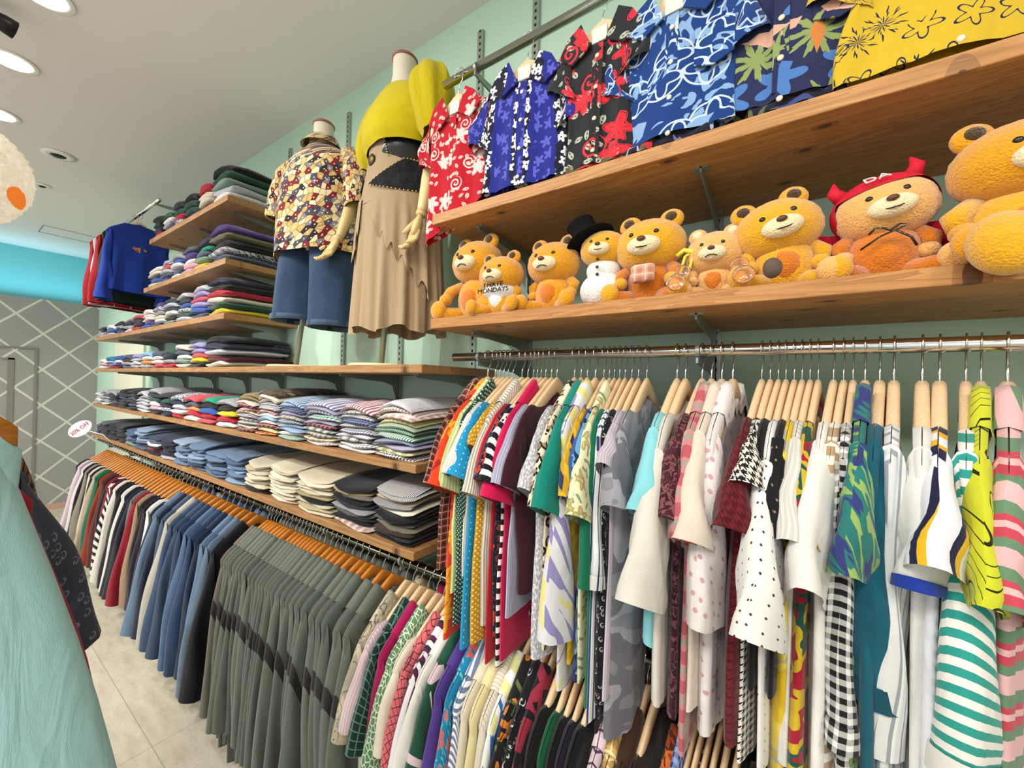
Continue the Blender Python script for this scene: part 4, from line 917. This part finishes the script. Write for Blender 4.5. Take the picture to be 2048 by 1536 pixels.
# high waisted skirt
sk = empty('long_skirt', (-1.15, .955, 2.4), 'long beige ruffled skirt with a high black leather panelled waist', 'skirt', None, (0, 0, .3)); tm = P('vstripe,b09878,a48c6c,,.003')
LEA = plain('black_leather', '18181c', .3, 0, .2, spec=.6); LACE = P('blobs,101014,1c1c22,08080a,30'); STUD = plain('brass_studs', 'c8b890', .3, 1)
v, f, uv = loopbody(smooth_rings([(.06, .125, .105, 0, 0), (0, .122, .10, 0, 0), (-.08, .135, .11, 0, 0), (-.19, .155, .125, 0, 0)], 10)); wst = mk('waist', v, f, tm, sk, uv)


def patch(name, a0, a1, z0f, z1f, m, parent, off=.003, n=16, mm=8):
    V = []
    for i in range(n):
        a = a0 + (a1 - a0) * i / (n - 1); s_ = i / (n - 1)
        for j in range(mm):
            z = z0f(s_) + (z1f(s_) - z0f(s_)) * j / (mm - 1); t = np.interp(-z, [-.06, 0, .08, .15], [0, 1, 2, 3]); rx = np.interp(t, [0, 1, 2, 3], [.125, .122, .135, .155]) + off; ry = np.interp(t, [0, 1, 2, 3], [.105, .10, .11, .125]) + off
            V.append((rx * math.cos(a), ry * math.sin(a), z))
    return mk(name, V, gridf(n, mm), m, parent, [(p[0], p[2]) for p in V])


def studs(a0, a1, zf, parent, n=22):
    mb = MB()
    for i in range(n):
        s_ = i / (n - 1); a = a0 + (a1 - a0) * s_; z = zf(s_); t = np.interp(-z, [-.06, 0, .08, .15], [0, 1, 2, 3]); rx = np.interp(t, [0, 1, 2, 3], [.125, .122, .135, .155]) + .005; ry = np.interp(t, [0, 1, 2, 3], [.105, .10, .11, .125]) + .005
        mb.ball((rx * math.cos(a), ry * math.sin(a), z), .003, 6, 4)
    return mb.build('studded_trim', STUD, parent)


A0 = -PI / 2
patch('leather_panel', A0 - .1, A0 + 1.5, lambda s: -.02 - .035 * (1 - abs(2 * s - 1)) if s < .5 else -.055 + .02 * s, lambda s: .055 if s > .12 else .0 + s * .46, LEA, sk)
patch('lace_panel', A0 - .35, A0 + 1.5, lambda s: -.13 - .03 * math.sin(s * 3), lambda s: -.125 + .075 * min(1, s * 2.2), LACE, sk)
patch('side_lace_panel', A0 - 1.7, A0 - .95, lambda s: -.16 + .05 * s, lambda s: -.02 - .07 * s, LACE, sk)
studs(A0 - .35, A0 + 1.5, lambda s: -.125 + .078 * min(1, s * 2.2), sk); studs(A0 - .35, A0 + 1.5, lambda s: -.133 - .03 * math.sin(s * 3), sk); studs(A0 - .1, A0 + .1, lambda s: .055 - .09 * s, sk, 10); studs(A0 - 1.7, A0 - .95, lambda s: -.165 + .05 * s, sk, 12)
MB().lathe([(.001, .008), (.008, .009), (.018, .005), (.022, 0), (.001, -.001)], 20).build('round_buckle', plain('dark_bronze', '5c5038', .4, .8), sk, loc=(-.062, -.092, -.035), rot=(PI / 2 + .1, 0, -.5))


def skirt_shell(name, z0, zf, r0, r1, wk, wob, seed, a0=0, a1=2 * PI, n=140, m_=20, par=None):
    R = random.Random(seed); p, q = R.uniform(0, 6), R.uniform(0, 6); V = []; UV = []
    for j in range(m_):
        t = j / (m_ - 1)
        for k in range(n + 1):
            s_ = k / n; a = a0 + (a1 - a0) * s_; z = z0 + (zf(s_) - z0) * t; tt = (z0 - z) / .5
            w_ = 1 + wob * min(1.2, tt * 1.3) * (math.sin(wk * a + p + tt) * .7 + .4 * math.sin((wk * 1.7) * a + q)); r = r0 + (r1 - r0) * min(1, tt) ** .8
            V.append((r * w_ * math.cos(a), r * .82 * w_ * math.sin(a), z)); UV.append((a * r, z))
    return mk(name, V, gridf(m_, n + 1), tm, par, UV)


skirt_shell('underskirt', -.16, lambda s: -.62 + .012 * math.sin(s * 40), .150, .165, 15, .09, 5, par=sk)
skirt_shell('ruffle', -.165, lambda s: -.27 - .32 * s + .02 * math.sin(s * 50), .156, .185, 17, .11, 6, A0 - .15, A0 + 1.5, 110, par=sk)
skirt_shell('ruffle', -.17, lambda s: -.55 + .28 * s + .02 * math.sin(s * 44), .156, .18, 17, .10, 7, A0 - 1.9, A0 - .6, 90, par=sk)

# ---------------------------------------------------------------- soft toys
def fur(name, c1, c2):
    g = G(name, .95, uv=False, spec=.1); g.b.inputs['Sheen Weight'].default_value = .6; g.b.inputs['Sheen Roughness'].default_value = .5
    n = g.noise(90, 4); k = g.noise(330, 2); c = g.mix(n * .5 + k * .4 - .1, c1, c2); g.bump(n * .5 + k, .9, .004); return g.out(c)


FG = fur('golden_plush', 'e4a00c', 'b87604'); FO = fur('orange_plush', 'da7c10', 'a45404'); FY = fur('yellow_plush', 'e8ac10', 'bc7e04'); FW = fur('white_plush', 'f2efe8', 'd8d4cc'); FCr = fur('cream_plush', 'eedcb4', 'd8c090'); FP = fur('peach_plush', 'e8b468', 'c88c40'); FD = fur('dark_ear_plush', '4c3418', '281a0c')
EYE = plain('glossy_black_bead', '0c0c0e', .12, spec=.8); NOSE = plain('brown_stitched_nose', '5c3424', .5); TH = plain('dark_thread', '201810', .8)


def toy(x, y, s, label, body_m, belly_m, head_m, head_s=1.0, yaw=0, tilt=0, pose='sit', ears=True, smile=True, arms_fwd=.5, headz=None, hx=0, snout=FCr, z0=1.7875, spread=.5, pitch=0):
    """generic seated plush bear about s metres tall"""
    o = empty('soft_toy', (x, y, z0), label, 'soft toy', 'soft toys on the pine shelf', (0, 0, yaw)); k = s
    fz = lambda d: 1 + .012 * math.sin(31 * d.x + 17 * d.z) * math.sin(27 * d.y)
    if pose == 'snow':
        MB().ball((0, 0, k * .24), (k * .27, k * .24, k * .25), 28, 18, None, fz).build('lower_ball', FW, o); MB().ball((0, 0, k * .5), (k * .2, k * .18, k * .17), 26, 16, None, fz).build('upper_ball', FW, o)
        for zz in (.60, .5, .41): MB().ball((-.02 * k, -.19 * k - .004 + abs(zz - .5) * .09 * k, zz * k), k * .02, 10, 6).build('coal_button', EYE, o)
        hz = .78
    else:
        MB().ball((0, 0, k * .26), (k * .23, k * .2, k * .28), 28, 18, None, lambda d: fz(d) * (1 + .12 * max(0, -d.z))).build('body', body_m, o)
        MB().ball((0, -k * .055, k * .24), (k * .16, k * .165, k * .2), 22, 14, None, fz).build('belly_patch', belly_m, o)
        for sd in (-1, 1):
            MB().tube([(sd * k * .1, -k * .04, k * .08), (sd * k * .2 * (1 + spread * .3), -k * .16, k * .075), (sd * k * .25 * (1 + spread * .5), -k * .27, k * .085)], [k * .1, k * .09, k * .075], 16).build('leg', body_m, o)
            lf = MB().ball((sd * k * .26 * (1 + spread * .5), -k * .29, k * .115), (k * .095, k * .07, k * .115), 20, 12, None, fz).build('foot', head_m, o)
            ay = -k * (.05 + .2 * arms_fwd)
            MB().tube([(sd * k * .17, -k * .01, k * .46), (sd * k * .27, ay * .6, k * .36), (sd * k * .25, ay, k * .26)], [k * .06, k * .066, k * .06], 14).build('arm', body_m, o)
            MB().ball((sd * k * .245, ay - k * .02, k * .24), (k * .07, k * .065, k * .07), 16, 10, None, fz).build('paw', head_m, o)
        hz = headz or .66
    h = bpy.data.objects.new('head', None); hs = k * .27 * head_s
    rot = Matrix.Rotation(tilt, 3, 'Y') @ Matrix.Rotation(pitch, 3, 'X')
    hb = MB().ball((0, 0, 0), (hs * 1.08, hs * .88, hs * .92), 32, 22, None, lambda d: fz(d) * (1 + .10 * max(0, -d.z) * abs(d.x))).build('head', head_m, o); hb.location = (hx * k, -k * .03, hz * k); hb.rotation_euler = (pitch, tilt, 0)
    sn = MB().ball((0, -hs * .78, -hs * .2), (hs * .5, hs * .28, hs * .32), 22, 14).build('muzzle', snout, hb)
    MB().ball((0, -hs * 1.06, -hs * .06), (hs * .13, hs * .08, hs * .09), 14, 8).build('nose', NOSE, hb)
    for sd in (-1, 1):
        MB().ball((sd * hs * .36, -hs * .77, hs * .2), hs * .085, 14, 10).build('eye', EYE, hb)
        if ears:
            MB().ball((sd * hs * .62, 0, hs * .82), (hs * .36, hs * .2, hs * .36), 20, 12, None, fz).build('ear', head_m, hb)
            MB().ball((sd * hs * .63, -hs * .12, hs * .86), (hs * .2, hs * .11, hs * .2), 14, 8).build('inner_ear', FD if ears != 2 else FCr, hb)
    o.scale = (1.14, 1.08, 1); a = np.linspace(-.8, .8, 9)
    MB().tube([(hs * .3 * math.sin(t), -hs * (1.07 - .10 * abs(t)), -hs * (.34 - .1 * (t * t if smile else -t * t))) for t in a], hs * .018, 6).build('mouth_stitch', TH, hb)
    return o, hb, hs


def tube_text(parent, txt, size, loc, rot, m, ext=.0008):
    cu = bpy.data.curves.new('lettering', 'FONT'); cu.body = txt; cu.size = size; cu.extrude = ext; cu.align_x = 'CENTER'; cu.align_y = 'CENTER'; cu.space_line = .85
    t0 = bpy.data.objects.new('lettering', cu); C.objects.link(t0); me = bpy.data.meshes.new_from_object(t0.evaluated_get(bpy.context.evaluated_depsgraph_get())); bpy.data.objects.remove(t0)
    me.materials.clear(); me.materials.append(m); t = bpy.data.objects.new('lettering', me); C.objects.link(t); t.parent = parent; t.location = loc; t.rotation_euler = rot; return t


o, hb, hs = toy(-.755, .925, .25, 'largest golden plush bear at the left end, hugging a smaller one', FG, FO, FG, 1.0, yaw=.0, arms_fwd=.9, smile=False, headz=.70, spread=.35)
o, hb, hs = toy(-.625, .865, .168, 'small golden plush bear in a lettered white vest', FG, FW, FG, 1.15, yaw=.05, arms_fwd=.0, smile=False, headz=.64)
vest = MB().ball((0, 0, 0), (.043, .037, .036), 26, 16).build('white_vest', P('solid,ece8e4'), o); vest.location = (0, -.003, .062)
tube_text(vest, 'I HATE\nMONDAYS', .0175, (0, -.0385, .004), (PI / 2 - .1, 0, 0), plain('black_print', '16141a', .7))
toy(-.485, .9, .19, 'upright golden plush bear beside the snowman toy', FG, FO, FG, 1.12, smile=False, arms_fwd=0, spread=.3, headz=.66)
o, hb, hs = toy(-.355, .905, .182, 'white plush snowman with a golden head and black top hat', FW, FW, FY, .92, pose='snow', ears=False, yaw=.1)
MB().lathe([(.001, .0), (hs * 1.15, 0), (hs * 1.2, .003), (hs * 1.12, .008), (hs * .62, .01), (hs * .66, .05), (hs * .68, .056), (.001, .058)], 32).build('top_hat', plain('black_felt', '111113', .95, spec=.1), hb, loc=(-.028, 0, hs * .52), rot=(-.1, -.5, 0))
o, hb, hs = toy(-.248, .915, .195, 'plump orange plush bear next to the snowman, holding a small pouch', FO, FO, FY, 1.2, smile=True, arms_fwd=.6, headz=.68)
MB().box(-.022, .022, -.012, .004, 0, .038, .006).build('pouch', P('plaid,d8a890,c07058,e8dcc8,.02'), o, loc=(0, -.052, .04))
o, hb, hs = toy(-.115, .9, .138, 'small peach plush bear with clear suction cups and yellow crutches', FP, FO, FP, 1.25, arms_fwd=.5, ears=2, smile=False, headz=.66)
o.scale = (1.1, 1.05, 1)
CUP = bpy.data.materials.new('clear_suction_cup'); CUP.use_nodes = True; b = CUP.node_tree.nodes['Principled BSDF']; b.inputs['Transmission Weight'].default_value = .9; b.inputs['Roughness'].default_value = .12; b.inputs['Base Color'].default_value = lin('f0c890')
for sd in (-1, 1):
    for (px_, py_, pz_, r) in ((sd * .045, -.045, .046, .014), (sd * .052, -.062, .022, .017)):
        MB().lathe([(r * .2, 0), (r * .8, -.002), (r, -.008), (r * .7, -.006), (r * .2, -.003)], 20).build('suction_cup', CUP, o, loc=(px_, py_ - .008, pz_), rot=(-PI / 2, 0, 0))
cr = empty('yellow_crutches', (-.176, .868, 1.7885), 'pair of yellow plastic crutches leaning on the small peach toy', 'toy crutches'); YP = plain('yellow_plastic', 'ecd23c', .35)
for dx in (0, .016):
    MB().tube([(dx - .012, 0, .002), (dx + .01, 0, .085), (dx + .018, .0, .088)], [.003, .003, .003], 8).build('shaft', YP, cr)
MB().tube([(-.006, 0, .088), (.008, 0, .098), (.022, 0, .093), (.04, 0, .082)], [.0045, .005, .005, .004], 8).build('arm_rest', YP, cr)
o, hb, hs = toy(.0, .905, .192, 'large yellow plush bear leaning left with a brown paper tag', FY, FO, FY, 1.12, yaw=.1, tilt=-.28, arms_fwd=.2, hx=-.05, headz=.62)
MB().lathe([(.001, 0), (.013, 0), (.013, .002), (.001, .002)], 20, 0, 0, 1.35).build('paper_tag', plain('brown_card_tag', '5a4a40', .7, bump=.3), o, loc=(-.02, -.075, .028), rot=(PI / 2 + .2, 0, -.2))
MB().tube([(-.012, -.05, .07), (-.016, -.07, .045)], .0006, 5).build('tag_string', YP, o)
o, hb, hs = toy(.14, .91, .188, 'orange plush bear in a red horned hood and cape', FO, FO, FP, 1.08, yaw=0, tilt=-.22, arms_fwd=.1, headz=.66, ears=False, spread=.6)
RED = P('solid,c81434'); RH = plain('red_felt_hood', 'c4102c', .8, var=.1)
hd = MB().ball((0, hs * .12, hs * .08), (hs * 1.14, hs * .98, hs * 1.0), 30, 20, None).build('red_hood', RH, hb)
me = hd.data
import bmesh
bm = bmesh.new(); bm.from_mesh(me); bmesh.ops.delete(bm, geom=[v for v in bm.verts if v.co.y < -hs * .32 and v.co.z < hs * .5], context='VERTS'); bm.to_mesh(me); bm.free()
for sd in (-1, 1):
    MB().tube([(sd * hs * .7, 0, hs * .72), (sd * hs * .88, -.002, hs * 1.05), (sd * hs * .8, -.002, hs * 1.32)], [hs * .22, hs * .16, hs * .03], 12).build('horn', RH, hb)
tube_text(hb, 'DA', .021, (-hs * .1, -hs * .78, hs * .76), (PI / 2 - .75, 0, 0), plain('silver_print', 'd8d4d8', .5))
capev = []
for a in range(14):
    for b_ in range(8):
        s_, t = a / 13, b_ / 7; capev.append((-.09 + .18 * s_ + (s_ - .5) * .05 * t - .02 * t, .04 * math.cos((s_ - .5) * 2.4) - .028 + .008 * math.sin(9 * s_), .098 - (.065 + .015 * math.cos(s_ * 6)) * t))
mk('red_cape', capev, gridf(14, 8), RED, o, [(p[0], p[2]) for p in capev])
MB().tube([(-.022, -.052, .071), (-.016, -.056, .079), (-.006, -.056, .077), (0, -.054, .073), (.01, -.056, .081), (.018, -.056, .078), (.004, -.054, .072), (-.01, -.052, .066), (-.03, -.046, .05)], .0016, 6).build('black_bow', EYE, o)
MB().tube([(.006, -.054, .072), (.022, -.05, .06), (.028, -.05, .045)], .0016, 6).build('bow_tail', EYE, o)
MB().tube([(.06, -.012, .088), (.078, -.014, .085), (.084, -.018, .06), (.08, -.022, .03)], [.0035] * 4, 8).build('black_trim', EYE, o)
o, hb, hs = toy(.28, .888, .222, 'biggest yellow plush bear at the right edge, one foot over the shelf', FY, FO, FG, 1.02, yaw=.15, tilt=-.12, arms_fwd=.1, headz=.69, spread=.2)
ft = MB().ball((0, 0, 0), (.034, .03, .045), 22, 14).build('foot', FY, o, loc=(-.045, -.085, .015), rot=(-.3, 0, 0))

# ---------------------------------------------------------------- near rack at the left
NX = [(-.55, 1.655, 'aqua cotton shirt', 'solid,b4e4ea', dict(W=.17, L=1.05, T=.012, sl=.75, ang=.14, cuff=.07, arm=.24, fold=.004, neck=.15, hem=1.2, flare=.95)),
      (-.73, 1.61, 'coral red blouse', 'solid,b82c44', dict(W=.203, L=.8, T=.014, sl=.5, ang=.14, cuff=.07, fold=.004)), (-.86, 1.63, 'slate blue paisley shirt', 'swirl,4c5468,8c98b0,,58', dict(W=.212, L=.62, T=.022, sl=.27, ang=.31, cuff=.10, fold=.006)),
      (-1.04, 1.60, 'cream linen blouse', 'solid,cfc2ac', dict(W=.19, L=.72, T=.03, sl=.52, ang=.23, cuff=.09, fold=.01)), (-1.14, 1.60, 'plum edged blouse', 'solid,6c2c38', dict(W=.18, L=.72, T=.02, sl=.52, ang=.26, cuff=.06, fold=.006)),
      (-1.24, 1.655, 'brown and black tiger striped blouse', 'tiger,a87048,2c1410', dict(W=.235, L=.7, T=.03, sl=.3, ang=.22, cuff=.09, fold=.008)), (-1.42, 1.62, 'pale pink lace blouse', 'heather,e0c8c0,efe0d8', dict(W=.22, L=.8, T=.03, sl=.4, ang=.16, cuff=.07, fold=.01))]
o = empty('clothes_rail', (-1.2, -.13, 1.70), 'chrome rail of the near rack just outside the left edge', 'clothes rail')
MB().tube([(-.75, 0, 0), (.9, 0, 0)], .0125, 16).build('rail_tube', CHROME, o)
for k in (-.75, .9):
    MB().tube([(k, 0, 0), (k, 0, -1.69)], .0125, 12).build('post', CHROME, o); MB().tube([(k, -.22, -1.688), (k, .22, -1.688)], .012, 12).build('foot', CHROME, o)
for i, (x, z, desc, spec, kw) in enumerate(NX):
    R = random.Random(800 + i); loc = (x, -.13, z)
    hanger((x, -.115, z + .018), 0, AMBER, 'amber hanger of the ' + desc + ' at the left edge', 'hangers of the near rack')
    kw = {**dict(neck=.09, flare=.95), **kw}
    garment('shirt' if 'shirt' in desc else 'blouse', desc + ' on the near rack at the left edge', 'shirt' if 'shirt' in desc else 'blouse', loc, P(spec), R, 0,  group='garments on the near rack', **kw)

# oval discount sign clipped to the low rail
sg = empty('discount_sign', (-4.4, .66, 1.19), 'white oval sign reading 20% OFF in red at the end of the low rail', 'sign', None, (0, 0, -.55))
n = 40; v = [(.001 if s < 0 else .0035, .078 * math.cos(2 * PI * k / n), .05 * math.sin(2 * PI * k / n)) for s in (-1, 1) for k in range(n)]
pl = mk('oval_plate', v, [tuple(range(n - 1, -1, -1)), tuple(range(n, 2 * n))] + [(k, (k + 1) % n, n + (k + 1) % n, n + k) for k in range(n)], plain('white_sign_card', 'fbf6f6', .5, var=.0), sg, None, False)
pl.rotation_euler = (.75, 0, 0)
tube_text(pl, '20% OFF', .036, (.0045, 0, 0), (PI / 2, 0, PI / 2), plain('crimson_print', 'b0305c', .6))
MB().tube([(0, .04, -.015), (0, .13, -.05), (0, .2, -.13)], .003, 8).build('clip_arm', WHITEP, sg)
